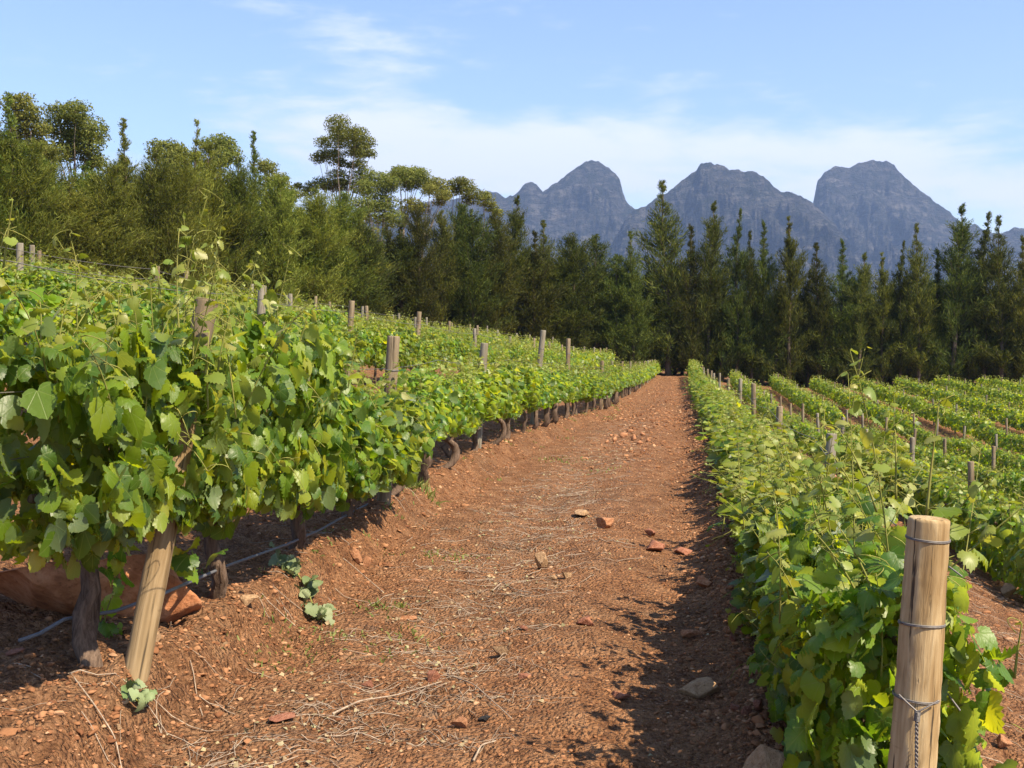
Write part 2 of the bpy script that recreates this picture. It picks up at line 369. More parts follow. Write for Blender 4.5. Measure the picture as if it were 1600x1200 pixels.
# ------------------------------------------------------------------ terrain
P_Y = [-60, 0, 10, 20, 33, 60, 90, 130, 400, 9000]
P_Z = [-1.5, -1.6, -1.62, -1.72, -1.95, -2.3, -2.5, -2.7, -3.0, -3.0]
XL_Y = [-60, 0, 4.9, 10, 16, 21, 27, 33, 60, 90, 140]
XL_X = [-2.2, -2.3, -2.42, -2.65, -2.75, -2.62, -2.5, -2.2, -2.0, -1.75, -1.6]
def x_left(y): return np.interp(y, XL_Y, XL_X)
XR_Y = [-60, 3.3, 9, 20, 60, 90, 140]; XR_X = [0.6, 0.72, 0.98, 1.12, 1.15, 1.28, 1.35]
def x_right(y): return np.interp(y, XR_Y, XR_X)
def height(x, y):
    x = np.asarray(x, float); y = np.asarray(y, float)
    p = np.interp(y, P_Y, P_Z)
    u = x - x_left(y)                       # 0 on the row at the top of the bank
    b = np.interp(y, [0, 5, 20, 33, 60], [0.27, 0.25, 0.24, 0.12, 0.06])
    s = np.clip((0.41 - u) / 0.32, 0, 1); bank = b * s * s * (3 - 2 * s)
    hump = 0.0
    fade = np.interp(y, [-60, 0, 90, 140, 400], [1, 1, 1, 0.75, 0])
    hill = np.interp(-u, [0, 0.6, 3.3, 6.6, 10, 13.5, 20, 33, 80, 400], [0, 0.07, 0.70, 1.40, 1.98, 2.45, 3.0, 3.7, 4.4, 0]) * fade
    rr = np.interp(x, [0.55, 1.1, 2.4, 3.9, 6.9, 9.9, 13, 30, 400], [0, -0.12, -0.55, -1.18, -1.72, -2.0, -2.0, -1.8, -1.0]) * np.interp(y, [0, 50, 85, 200], [1, 1, 0.5, 0.2])
    rr2 = np.where(x > 0.55, rr, 0)
    rut = (0.035 * np.exp(-((x + 0.55) / 0.28) ** 2) - 0.035 * np.exp(-((x + 0.02) / 0.20) ** 2) - 0.03 * np.exp(-((x + 1.25) / 0.22) ** 2) + 0.06 * np.exp(-((x - 0.36) / 0.13) ** 2)) * np.interp(y, [40, 90], [1, 0.3])
    return p + bank + hump + hill + rr2 + rut + CZ
def detail(x, y, sp):
    def wgt(f): return np.clip(1.2 - 2.2 * f * sp, 0, 1)
    u = x - x_left(y)
    rough = 0.85 + 0.9 * np.exp(-((u + 0.1) / 0.55) ** 2) + 0.55 * np.exp(-((x - 0.55) / 0.3) ** 2) + 0.6 * (x > 1.2) + 0.5 * (u < -0.5)
    d = 0.030 * fbm(x * 1.1, y * 1.1, 3, 2) * wgt(1.5)
    d = d + 0.030 * perlin(x * 3.3, y * 3.3, 9) * wgt(3.3) * rough
    b = np.abs(perlin(x * 7, y * 7, 21)); d = d + 0.034 * (0.4 - b) * wgt(7) * rough
    b = np.abs(perlin(x * 15, y * 15, 31)); d = d + 0.032 * (0.4 - b) * wgt(15) * rough
    d = d + 0.013 * np.abs(perlin(x * 26, y * 26, 41)) * wgt(18) * rough
    # tractor scrapes across the track
    d = d + 0.014 * perlin(x * 1.2, y * 6, 51) * wgt(6) * np.exp(-((x - 0.1) / 0.5) ** 2)
    return d
def spacing_y(y): return np.clip(0.0055 * np.abs(y), 0.02, None)
def ground(x, y):
    x = np.asarray(x, float); y = np.asarray(y, float)
    return height(x, y) + detail(x, y, np.maximum(0.02, 0.0055 * np.abs(y)))

def build_ground():
    ys = [-300, -120, -60, -30, -15, -8, -4, -2, 0, 1.0, 1.8, 2.4, 2.8]
    while ys[-1] < 125: ys.append(ys[-1] + max(0.022, ys[-1] * 0.0052))
    while ys[-1] < 6400: ys.append(ys[-1] * 1.12)
    dense = np.arange(-3.9, 2.2, 0.021)
    l = [dense[0]]
    while l[-1] > -6400: l.append(l[-1] - max(0.03, abs(l[-1] + 3.9) * 0.05))
    r = [dense[-1]]
    while r[-1] < 6400: r.append(r[-1] + max(0.03, abs(r[-1] - 2.2) * 0.06))
    xs = np.concatenate([np.array(l[1:])[::-1], dense, np.array(r[1:])]); ys = np.array(ys)
    X, Y = np.meshgrid(xs, ys)
    sp = np.maximum(np.maximum(np.gradient(xs)[None, :], np.gradient(ys)[:, None]), 0.02)
    Z = height(X, Y) + detail(X, Y, sp)
    n, m = X.shape
    i, j = np.meshgrid(np.arange(n - 1), np.arange(m - 1), indexing='ij')
    q = np.stack([i * m + j, i * m + j + 1, (i + 1) * m + j + 1, (i + 1) * m + j], -1).reshape(-1, 4)
    me = mesh_np('ground', np.stack([X, Y, Z], -1).reshape(-1, 3), [q], M_SOIL, smooth=True)
    tag(obj('ground', me), 'red clay vineyard soil with the stony dirt track and its bank', kind='structure')
build_ground()

_cr = cam.rotation_euler.to_matrix()
FPX = 1800.0
def ray(px, py):
    return _cr @ Vector(((px - 800) / FPX, (600 - py) / FPX, -1.0))
def at_depth(px, py, Y):
    d = ray(px, py); return np.array([d.x / d.y * Y, Y, CZ + d.z / d.y * Y])
def on_ground(px, py):
    d = ray(px, py); t = np.linspace(2.0, 140, 40000)
    g = height(d.x * t, d.y * t); z = CZ + d.z * t
    k = np.argmax(z < g)
    x, y = d.x * t[k], d.y * t[k]
    return np.array([x, y, float(ground(x, y))])
def to_px(p):
    v = _cr.transposed() @ (Vector(p) - Vector((0, 0, CZ)))
    if v.z > -0.1: return None
    return 800 + FPX * v.x / -v.z, 600 - FPX * v.y / -v.z

# ------------------------------------------------------------------ mountains
def mountain(name, label, outline, D, front, back, seed):
    P = np.array([at_depth(px, py, D) for px, py in outline])
    xs = np.linspace(P[0, 0], P[-1, 0], 520); hr = np.interp(xs, P[:, 0], P[:, 2])
    hr = hr + 6.0 * fbm(xs / 60.0, xs * 0, seed, 5, 0.6) - 7 * np.abs(perlin(xs / 33.0, xs * 0 + 3.3, seed + 1))
    vf = np.concatenate([-np.linspace(1, 0, 130)[:-1] ** 1.25, [0.0], np.linspace(0, 1, 30)[1:]])
    U, V = np.meshgrid(np.arange(len(xs)), vf)
    X = xs[U]; Hr = hr[U]; base = -5.0
    a = np.abs(V)
    prof = np.where(V < 0, 0.50 * (1 - a) ** 2.6 + 0.50 * (1 - np.clip(a / 0.75, 0, 1)) ** 1.1, (1 - a) ** 1.5)
    Y = D + np.where(V < 0, V * front, V * back)
    w_ = np.clip(a * 7, 0, 1) * np.clip((1 - a) * 3, 0, 1)
    wx = X + 130 * fbm(X / 500, V * 3, seed + 2, 3); butt = -np.abs(fbm(wx / 420 + V * 1.3, V * 3.2, seed + 5, 5, 0.6)) * 110 - np.abs(fbm(wx / 110, V * 9, seed + 9, 5, 0.65)) * 45 + fbm(wx / 520, V * 2.5, seed + 13, 3) * 70
    H = base + (Hr - base) * prof + 1.6 * butt * w_ * np.clip((Hr - base) / 500, 0.1, 1.2)
    # benches of hard rock
    st = 46.0; ph = (H + 18 * fbm(X / 300, V * 2, seed + 3, 3)) / st; fr = ph - np.floor(ph)
    H = H + (np.clip(fr * 2.2, 0, 1) - fr) * 20 * np.clip(a * 7, 0, 1)
    Y = Y + fbm(X / 130, H / 90, seed + 7, 4) * 55 * np.clip(a * 8, 0, 1)
    n, m = X.shape
    i, j = np.meshgrid(np.arange(n - 1), np.arange(m - 1), indexing='ij')
    q = np.stack([i * m + j, i * m + j + 1, (i + 1) * m + j + 1, (i + 1) * m + j], -1).reshape(-1, 4)
    me = mesh_np(name, np.stack([X, Y, H], -1).reshape(-1, 3), [q], M_MOUNT, smooth=True)
    return tag(obj(name, me), label, kind='structure')
mountain('mountain', 'grey rounded peak with a lower shoulder, nearest the tall gum tree',
         [(380, 470), (480, 390), (560, 348), (640, 318), (700, 312), (740, 303), (765, 298), (778, 300), (790, 309), (805, 303), (818, 289), (828, 283), (838, 287), (848, 298), (870, 284), (892, 267), (912, 254), (926, 250), (940, 253), (955, 264), (968, 278), (973, 300), (978, 314), (988, 323), (1002, 332), (1030, 375), (1080, 420), (1150, 480)], 4300, 1900, 900, 11)
mountain('mountain', 'middle grey massif with a broken flat summit and pale cliffs',
         [(880, 470), (930, 420), (975, 345), (990, 328), (1010, 320), (1030, 306), (1060, 286), (1082, 268), (1094, 257), (1112, 253), (1128, 259), (1140, 265), (1150, 263), (1168, 265), (1180, 267), (1192, 274), (1202, 283), (1212, 293), (1222, 301), (1232, 298), (1250, 306), (1268, 316), (1285, 330), (1305, 350), (1322, 380), (1345, 418), (1400, 475)], 3700, 1700, 800, 23)
mountain('mountain', 'steep sided grey mountain with a broad domed top',
         [(1180, 480), (1240, 380), (1268, 330), (1274, 300), (1277, 284), (1288, 268), (1304, 258), (1316, 259), (1326, 262), (1340, 255), (1360, 250), (1386, 250), (1397, 257), (1408, 270), (1430, 290), (1447, 303), (1462, 315), (1482, 331), (1500, 345), (1512, 353), (1524, 350), (1536, 357), (1552, 364), (1575, 360), (1590, 354), (1620, 362), (1680, 385), (1800, 420), (1950, 480)], 4500, 1900, 900, 37)

# ------------------------------------------------------------------ leaf templates
def leaf_hi():
    half = [(0.0, 0.0), (0.10, -0.13), (0.22, -0.19), (0.33, -0.13), (0.42, -0.10), (0.45, 0.02), (0.56, 0.08), (0.54, 0.18), (0.60, 0.27), (0.52, 0.33), (0.44, 0.44), (0.46, 0.54), (0.38, 0.60), (0.36, 0.70), (0.26, 0.76), (0.21, 0.87), (0.11, 0.90), (0.0, 1.02)]
    out = half + [(-x, y) for x, y in half[-2:0:-1]]
    out = np.array(out); c = np.array([0, 0.36])
    inner = c + (out - c) * 0.55; inner[0] = (0, 0.10)
    v = np.vstack([out, inner, [c]]); n = len(out)
    z = -0.55 * v[:, 0] ** 2 - 0.22 * (v[:, 1] - 0.35) ** 2 + 0.10 * np.abs(v[:, 0])
    z[:n] += 0.035 * np.where(np.arange(n) % 2 == 0, 1, -1)
    tv = np.column_stack([v, z]); a = np.arange(n); a2 = (a + 1) % n
    return tv, [np.stack([a, a2, n + a2, n + a], -1), np.stack([n + a, n + a2, np.full(n, 2 * n)], -1)]
def leaf_mid():
    out = np.array([(0, 0.02), (0.28, -0.17), (0.47, 0.02), (0.55, 0.24), (0.40, 0.42), (0.34, 0.70), (0, 1.0), (-0.34, 0.70), (-0.40, 0.42), (-0.55, 0.24), (-0.47, 0.02), (-0.28, -0.17)])
    v = np.vstack([out, [(0, 0.36)]]); n = len(out)
    z = -0.6 * v[:, 0] ** 2 - 0.25 * (v[:, 1] - 0.35) ** 2; z[-1] += 0.06
    a = np.arange(n); a2 = (a + 1) % n
    return np.column_stack([v, z]), [np.stack([a, a2, np.full(n, n)], -1)]
def leaf_lo():
    v = np.array([(0, 0, 0), (0.5, 0.3, -0.14), (0, 1, -0.15), (-0.5, 0.3, -0.14), (0, 0.35, 0.05)])
    return v, [np.array([(0, 4, 1), (1, 4, 2), (2, 4, 3), (3, 4, 0)])[:, ::-1]]
L_HI, L_MID, L_LO = leaf_hi(), leaf_mid(), leaf_lo()
def unit(a): return a / (np.linalg.norm(a, axis=-1, keepdims=True) + 1e-9)
def put_leaves(g, tpl, P, N, T, S, rng, mi=0, warp=0.25):
    tv, polys = tpl; k = len(P)
    if k == 0: return
    N = unit(N); T = unit(T - N * (T * N).sum(1, keepdims=True)); B = np.cross(T, N)
    cup = 1 + rng.normal(0, 0.9, (k, 1)); bend = rng.normal(0, warp, (k, 1)); tw = rng.normal(0, warp, (k, 1))
    x = np.broadcast_to(tv[None, :, 0], (k, len(tv))) * rng.uniform(0.85, 1.15, (k, 1)); y = np.broadcast_to(tv[None, :, 1], (k, len(tv)))
    z = tv[None, :, 2] * cup + bend * y * y * 0.8 + tw * x * y
    V = P[:, None] + S[:, None, None] * (x[..., None] * B[:, None] + y[..., None] * T[:, None] + z[..., None] * N[:, None])
    off = (np.arange(k) * len(tv))[:, None, None]
    uv = np.broadcast_to(tv[None, :, :2], (k, len(tv), 2)).reshape(-1, 2)
    g.add(V.reshape(-1, 3), [(p[None] + off).reshape(-1, p.shape[1]) for p in polys], mi, uv)

# ------------------------------------------------------------------ grapevines
def canopy(g, rng, n, L, wd, z0, z1, tpl, smin, smax, seed, inner=0.25):
    y = rng.uniform(-L / 2 - 0.08, L / 2 + 0.08, n); ph = rng.uniform(0, 2 * math.pi, n)
    r = np.where(rng.random(n) < inner, rng.uniform(0.2, 0.8, n), 1 - np.abs(rng.normal(0, 0.14, n)))
    cx = np.sign(np.cos(ph)) * np.abs(np.cos(ph)) ** 0.75; sz = np.sign(np.sin(ph)) * np.abs(np.sin(ph)) ** 0.75
    lump = 1 + 0.30 * perlin(y * 2.6 + seed * 7.3, ph * 1.1 + seed, seed) + 0.16 * perlin(y * 6 + seed, ph * 2.5, seed + 3)
    zc, hz = (z0 + z1) / 2, (z1 - z0) / 2
    P = np.column_stack([cx * wd / 2 * r * lump, y, zc + sz * hz * r * (1 + (lump - 1) * 0.8)])
    N = np.column_stack([np.cos(ph) * 1.0, np.zeros(n), np.sin(ph) * 0.7 + 0.25]) + rng.normal(0, 0.8, (n, 3))
    T = np.column_stack([np.cos(ph) * 0.5, rng.normal(0, 0.45, n), np.full(n, -0.9)]) + rng.normal(0, 0.35, (n, 3))
    S = rng.uniform(smin, smax, n) * np.where(rng.random(n) < 0.2, 0.65, 1)
    P = P - T * S[:, None] * 0.35
    put_leaves(g, tpl, P, N, T, S, rng)
def shoot_curve(rng, p0, d, ln, k=7, droop=0.25, wob=0.1):
    t = np.linspace(0, 1, k)[:, None]; d = np.asarray(d, float) / np.linalg.norm(d)
    s = np.array([rng.normal(0, wob), rng.normal(0, wob), 0])
    return np.asarray(p0) + d * ln * t + (s * ln - np.array([0, 0, droop * ln])) * t ** 2
def add_shoot(gl, gc, rng, p0, d, ln, tpl, leaf=0.08, droop=0.2, r0=0.004, sides=5, step=0.07, mature=0.35):
    c = shoot_curve(rng, p0, d, ln, 8, droop)
    tube(gc, c, np.linspace(r0, r0 * 0.35, 8), sides, 2)
    n = max(3, int(ln / step)); f = np.linspace(0.08, 1.0, n)
    idx = f * 7; i0 = np.minimum(idx.astype(int), 6); P = c[i0] + (c[i0 + 1] - c[i0]) * (idx - i0)[:, None]
    az = np.arange(n) * 2.6 + rng.uniform(0, 6); out = np.column_stack([np.cos(az), np.sin(az), np.full(n, 0.25)])
    S = leaf * (1.15 - 0.8 * f) * rng.uniform(0.75, 1.25, n)
    pet = P + out * S[:, None] * 0.55
    for a, b in zip(P, pet): tube(gc, [a, (a + b) / 2 + [0, 0, 0.006], b], r0 * 0.4, 3, 2, caps=False)
    N = out * 0.5 + np.array([0, 0, 0.9]) + rng.normal(0, 0.4, (n, 3)); T = out + np.array([0, 0, -0.45]) + rng.normal(0, 0.3, (n, 3))
    m = f < mature
    put_leaves(gl, tpl, pet[m], N[m], T[m], S[m], rng, 0)
    put_leaves(gl, tpl, pet[~m], N[~m], T[~m], S[~m], rng, 1)
    if leaf > 0.05 and sides > 3:          # tendrils
        for q in range(rng.integers(1, 4)):
            b = c[rng.integers(3, 8)]; a = rng.uniform(0, 6.28); tt = np.linspace(0, 1, 9)
            h = rng.uniform(0.06, 0.13); cur = np.column_stack([np.cos(a + tt * 2.5) * tt * h, np.sin(a + tt * 2.5) * tt * h, tt * h * 0.7 - tt ** 3 * h * 0.9])
            tube(gc, b + cur, 0.0016, 3, 2, caps=False)

def vine_leaves(seed, quality, z0, z1, wd, L=1.40):
    rng = np.random.default_rng(seed); g = Geo(); c = g
    if quality == 'hi':
        canopy(g, rng, 1750, L, wd, z0, z1, L_HI, 0.050, 0.102, seed); ns, tpl, lf, sd = 30, L_HI, 0.075, 5
    elif quality == 'mid':
        canopy(g, rng, 720, L, wd, z0, z1, L_MID, 0.07, 0.125, seed); ns, tpl, lf, sd = 26, L_MID, 0.085, 4
    else:
        canopy(g, rng, 380, L, wd, z0, z1, L_LO, 0.10, 0.16, seed); ns, tpl, lf, sd = 30, L_LO, 0.09, 3
    for i in range(ns):
        p0 = (rng.normal(0, wd * 0.26), rng.uniform(-L / 2, L / 2), z1 - rng.uniform(0.10, 0.26))
        d = (rng.normal(0, 0.35), rng.normal(0, 0.3), 1.0)
        add_shoot(g, c, rng, p0, d, rng.choice([0.25, 0.35, 0.5, 0.65]) * rng.uniform(0.8, 1.15) * ((1.25 if quality == 'hi' else 0.8) if z0 < 0.2 else 1), tpl, lf, rng.uniform(0.02, 0.4), 0.0035 if quality != 'lo' else 0.006, sd, 0.06 if quality != 'lo' else 0.09, 0.3)
    for i in range(7 if quality != 'lo' else 3):       # drooping side shoots
        sx_ = rng.choice([-1, 1]); p0 = (sx_ * wd * 0.36, rng.uniform(-L / 2, L / 2), rng.uniform(z0 + 0.2, z1 - 0.1))
        add_shoot(g, c, rng, p0, (sx_ * 1.0, rng.normal(0, 0.5), 0.3), rng.uniform(0.14, 0.26), tpl, lf, 0.8, 0.0035, sd, 0.07, 0.6)
    near = quality == 'hi'
    return g.mesh('foliage', [M_LEAF if near else M_LEAF_FAR, M_YOUNG, M_CANE], smooth=near, uv=near)
def vine_trunk(seed, ht, sides, bendx, bendy, r=0.027):
    rng = np.random.default_rng(seed); g = Geo()
    k = 9 if sides > 5 else 5
    t = np.linspace(0, 1, k)
    b = np.sin(t * math.pi)
    pts = np.column_stack([bendx * b + rng.normal(0, 0.014, k), bendy * b + rng.normal(0, 0.014, k), -0.08 + t * (ht + 0.08)])
    pts[0, :2] += 0
    rr = r * (1.15 - 0.35 * t + 0.5 * np.exp(-t * 9) + 0.35 * rng.random(k)); rr[-1] *= 1.25
    tube(g, pts, rr, sides, rough=0.7, seed=seed)
    for s in (-1, 1):
        q = np.linspace(0, 1, 6)
        arm = np.column_stack([bendx * 0 + rng.normal(0, 0.012, 6), s * q * 0.58, ht - 0.03 + 0.09 * q ** 0.6 + rng.normal(0, 0.01, 6)])
        arm[0] = pts[-1] - [0, 0, 0.03]
        tube(g, arm, r * (0.75 - 0.3 * q), sides, rough=0.4, seed=seed + 5)
    return g.mesh('vine_trunk', M_TRUNK, smooth=True)

V = {}
for q, nv in (('hi', 6), ('mid', 5), ('lo', 4)):
    V[q, 'high'] = [vine_leaves(100 + i, q, (0.38 if q == 'hi' else 0.35) + 0.07 * (i % 3), 1.12 - 0.06 * (i % 2), 0.62) for i in range(nv)]
for q, nv in (('hi', 5), ('mid', 5), ('lo', 4)):
    V[q, 'low'] = [vine_leaves(200 + i, q, 0.08, 0.80, 0.56) for i in range(nv)]
VT = {'hi': [vine_trunk(i, 0.56, 10, bx, by) for i, (bx, by) in enumerate([(0.03, 0.02), (0.12, -0.05), (-0.05, 0.08), (0.16, 0.12), (0.06, -0.12)])],
      'lo': [vine_trunk(20 + i, 0.56, 5, bx, by, 0.03) for i, (bx, by) in enumerate([(0.03, 0.04), (0.1, -0.08), (-0.05, 0.1)])]}

ROWS = [  # name phrase, x(y), first y, last y, canopy form, vertical scale
    ('bankside row beside the path', x_left, 3.05, 91, 'high'),
    ('downhill row beside the path', x_right, 4.22, 93, 'low')]
def par(base, dx): return lambda y: base(y) + dx
for k, nm in enumerate(['second uphill row', 'third uphill row', 'fourth uphill row', 'fifth uphill row', 'sixth uphill row']):
    ROWS.append((nm, par(x_left, -3.3 * (k + 1)), 4.0 + 4.2 * k, 88 - 6.5 * k, 'high'))
for k, nm in enumerate(['second downhill row', 'third downhill row', 'fourth downhill row', 'fifth downhill row', 'sixth downhill row', 'seventh downhill row', 'eighth downhill row', 'ninth downhill row']):
    ROWS.append((nm, par(x_right, 2.8 + 2.95 * k), 6.5 + 3.5 * k, 88, 'low'))
rng0 = np.random.default_rng(5)
spots = []
for ri, (nm, xf, ya, yb, form) in enumerate(ROWS):
    y = ya; k = 0
    while y < yb:
        x = float(xf(y)) + (float(np.interp(y, [4.3, 5.5, 8], [-0.13, -0.12, -0.17])) if ri == 1 else 0); z = float(height(x, y)); k += 1
        pp = to_px((x, y, z + 0.9))
        if pp and -160 < pp[0] < 1760:
            sz = float(np.interp(y, [4, 5.5, 7.5, 10, 16, 24, 90], [1.24, 1.24, 1.12, 0.95, 0.90, 0.95, 0.90])) if ri == 0 else float(np.interp(y, [4, 5.4, 7.5, 9.5, 20, 40, 90], [1.22, 1.16, 0.94, 0.84, 0.86, 1.0, 1.08])) if ri == 1 else float(np.interp(y, [14, 30], [1.25, 0.92])) if ri > 6 else 1.0
            spots.append((math.hypot(x, y) * (1.0 if ri < 2 else 1.15), ri, k, x, y, z, form, sz * rng0.uniform(0.93, 1.08)))
        y = [4.46, 5.95, 7.33, 8.7, 10.1][k - 1] if ri == 0 and k < 6 else y + 1.30 * rng0.uniform(0.95, 1.05)
spots.sort()
hero, rest = spots[:300], spots[300:]
rnd = random.Random(3)
counts = {}
for d, ri, k, x, y, z, form, sz in sorted(hero, key=lambda s: (s[1], s[4])):
    counts[ri] = counts.get(ri, 0) + 1
    q = 'hi' if d < 11 else 'mid' if d < 32 else 'lo'
    lv = rnd.choice(V[q, form]); tr = rnd.choice(VT['hi' if d < 20 else 'lo'])
    t = bpy.data.objects.new('grapevine', None); COL.objects.link(t); t.empty_display_size = 0.2
    t.location = (x, y, z); dy = 0.2
    sl_ = (float(height(x, y + 1)) - float(height(x, y - 1))) / 2
    t.rotation_euler = (math.atan(sl_), 0, R(rnd.uniform(-6, 6)) + (math.pi if rnd.random() < 0.5 else 0))
    t.scale = (rnd.uniform(0.9, 1.12) * (float(np.interp(y, [4.5, 9], [1.02, 1.25])) if ri == 1 else 0.85 if ri > 7 else 1.0), 1.0, sz)
    nm = ROWS[ri][0]
    tag(t, f'{ordinal(counts[ri])} leafy grapevine from the near end of the {nm}', 'grapevine', 'grapevines trained along the trellis rows')
    to = obj('trunk', tr, t); to.rotation_euler.z = R(rnd.uniform(-25, 25))
    if ri == 0 and 8 < y < 40: to.rotation_euler.z += t.rotation_euler.z * -1; to.scale = (rnd.uniform(1.0, 1.8), 0.9, 1)
    fo = obj('foliage', lv, t)
    if ri == 0:
        fo.location.x = float(np.interp(y, [5, 7, 8.8, 11, 16], [0.13, 0.20, 0.20, 0.04, 0.0])) * (-1 if abs(t.rotation_euler.z) > 1.5 else 1)
        fo.location.z = float(np.interp(y, [5, 7, 8.8, 11, 16], [0.0, -0.08, -0.12, 0.03, 0.05]))
    fo.scale = rnd.choice([(1, 1, 1), (1.1, 1, 0.98), (0.85, 0.92, 0.92), (1, 1, 1.06), (0.95, 0.8, 0.9)]) if d > 6 else (1, 1, 1)
# the vines past the three hundred: one mass
def far_mass():
    rng = np.random.default_rng(77); g = Geo()
    for d, ri, k, x, y, z, form, sz in rest:
        g2 = Geo(); canopy(g2, rng, 170, 1.4, 0.62, 0.35 if form == 'high' else 0.2, 1.08 * sz, L_LO, 0.14, 0.24, k + ri)
        for i in range(9):
            p = np.array([rng.normal(0, 0.15), rng.uniform(-0.7, 0.7), 1.05 * sz]); n = 4
            put_leaves(g2, L_LO, p + np.column_stack([rng.normal(0, 0.05, n), rng.normal(0, 0.05, n), np.linspace(0, 0.32, n)]), rng.normal(0, 1, (n, 3)) + [0, 0, 0.6], rng.normal(0, 1, (n, 3)), np.linspace(0.12, 0.06, n), rng, 1)
        v = np.concatenate(g2.v) + [x, y, z]
        off = 0
        for (kk, mi), l in g2.p.items(): pass
        base = g.n; g.v.append(v); g.uv.append(np.zeros((len(v), 2)))
        for key, l in g2.p.items(): g.p.setdefault(key, []).extend([a + base for a in l])
        g.n += len(v)
    tag(obj('far_grapevines', g.mesh('far_grapevines', [M_LEAF_FAR, M_YOUNG])), 'distant rows of grapevines running down to the windbreak', 'grapevines', kind='stuff')
far_mass()

# ------------------------------------------------------------------ posts, wires, drip hose
def post_mesh(seed, ht, r0, r1, mat, sides=20, k=26):
    rng = np.random.default_rng(seed); g = Geo()
    z = np.concatenate([np.linspace(-0.15, ht - 0.012, k), [ht - 0.004, ht]])
    t = np.clip(z / ht, 0, 1); r = (r0 + (r1 - r0) * t) * (1 + 0.018 * perlin(z * 4 + seed, z * 0, seed)); r[-1] *= 0.90; r[-2] *= 0.975
    pts = np.column_stack([0.006 * perlin(z * 1.1 + seed, z * 0 + 2, 3), 0.006 * perlin(z * 1.1, z * 0 + 9 + seed, 5), z])
    tube(g, pts, r, sides, rough=0.035, seed=seed)
    return g.mesh('post', mat, smooth=False)
def ring_mesh(r, z, wr=0.0022, turns=2, tilt=0.0):
    g = Geo(); a = np.linspace(0, 2 * math.pi * turns, 26 * turns)
    tube(g, np.column_stack([np.cos(a) * r, np.sin(a) * r, z + 0.004 * a / 6.28 + tilt * np.cos(a)]), wr, 5)
    return g.mesh('wire_tie', M_WIRE, smooth=True)
PM = [post_mesh(i, 1.52, 0.055, 0.05, m, 12, 14) for i, m in enumerate([M_POST, M_POSTGREY, M_POST, M_POSTGREY])]
PS = [post_mesh(30 + i, 1.28, 0.045, 0.040, m, 9, 8) for i, m in enumerate([M_POSTGREY, M_POST])]
TIE = ring_mesh(0.056, 1.22); TIE2 = ring_mesh(0.047, 1.02)
def post(me, x, y, lean, label, sc=1.0, tie=None, z=None):
    o = obj('vineyard_post', me, None, (x, y, float(height(x, y)) if z is None else z)); o.rotation_euler = (lean[1], lean[0], rnd.uniform(0, 6.28)); o.scale = (1, 1, sc)
    tag(o, label, 'post', 'wooden trellis posts in the vine rows')
    if tie: obj('wire_tie', tie, o)
    return o
# bank row, posts where the photograph has them: base pixel, top pixel, depth
M_POSTTAN = post_mat('aged_tan_wood', (0.17, 0.12, 0.062), (0.29, 0.21, 0.115), (0.39, 0.30, 0.18), top=(0.13, 0.105, 0.07))
PN = post_mesh(61, 1.0, 0.055, 0.050, M_POSTTAN, 24, 40)
def span_post(me, b, tp, Yb, label, tie=None, name='vineyard_post', back=0.02):
    o = obj(name, me); b = Vector(at_depth(*b, Yb)); e = Vector(at_depth(*tp, Yb + back)); d = e - b
    o.location = b; o.rotation_euler = d.to_track_quat('Z', 'Y').to_euler(); o.scale = (1, 1, d.length)
    tag(o, label, 'post', 'wooden trellis posts in the vine rows')
    if tie:
        c = obj('wire_tie', tie, o)
    return o
PU = [post_mesh(70 + i, 1.0, 0.060, 0.054, m, 16, 26) for i, m in enumerate([M_POST, M_POSTGREY, M_POST])]
UT = ring_mesh(0.058, 0.80, 0.0025)
span_post(PN, (208, 1072), (324, 468), 4.53, 'leaning tan post beside the boulder on the bank', UT, back=0.30)
span_post(PU[0], (599, 797), (615, 525), 9.65, 'upright post at the gap in the bank row, beside two bare vine trunks', UT)
span_post(PU[1], (745, 702), (757, 536), 15.65, 'short dark post third along the bank row, behind arched trunks', UT)
span_post(PU[1], (833, 662), (849, 516), 22.1, 'pale tall post fourth along the bank row where wires meet', UT)
span_post(PU[0], (886, 648), (888, 529), 27.6, 'pale post fifth along the bank row with its top just clear of leaves', UT)
yy = 33.2; k = 6
while yy < 90:
    post(PM[k % 4], float(x_left(yy)), yy, (rnd.uniform(-.03, .03), rnd.uniform(-.03, .03)), f'{ordinal(k)} grey post along the bank row beside the path', 0.92, None); yy += 5.5; k += 1
span_post(PU[2], (541, 602), (550, 470), 20.0, 'tall pale post in the second uphill row, seen down to red soil', UT)
span_post(PU[0], (651, 560), (655, 487), 26.0, 'pale post in the second uphill row, next after the tall one', UT)
span_post(PU[1], (405, 560), (410, 446), 14.6, 'weathered post in the second uphill row, before the tall one', UT)
# other rows
rows_for_posts = [(i, r) for i, r in enumerate(ROWS) if i not in (0,)]
for i, (nm, xf, ya, yb, form) in rows_for_posts:
    first = {2: 31.5, 3: 15.3, 1: 8.9}.get(i, ya + 2.2 + (i * 1.7) % 3); y = first; k = {1: 1, 2: 3}.get(i, 0)
    step = 5.6 if i in (1, 2, 3, 4, 5, 6) else 4.3
    while y < yb:
        x = float(xf(y)); k += 1
        pp = to_px((x, y, float(height(x, y)) + 1.3))
        if pp and -80 < pp[0] < 1690:
            up = form == 'high'
            post(rnd.choice(PM) if up else rnd.choice(PS), x + rnd.uniform(-.04, .04) + (0.15 if i == 1 else 0), y, (rnd.uniform(-.05, .05), rnd.uniform(-.05, .05)),
                 f'{ordinal(k)} grey post from the near end of the {nm}', rnd.uniform(0.96, 1.06) if up else 0.84 if i == 1 and y < 16 else rnd.uniform(0.94, 1.08), (TIE if up else TIE2) if y < 30 else None)
        y += step * rnd.uniform(0.96, 1.04)
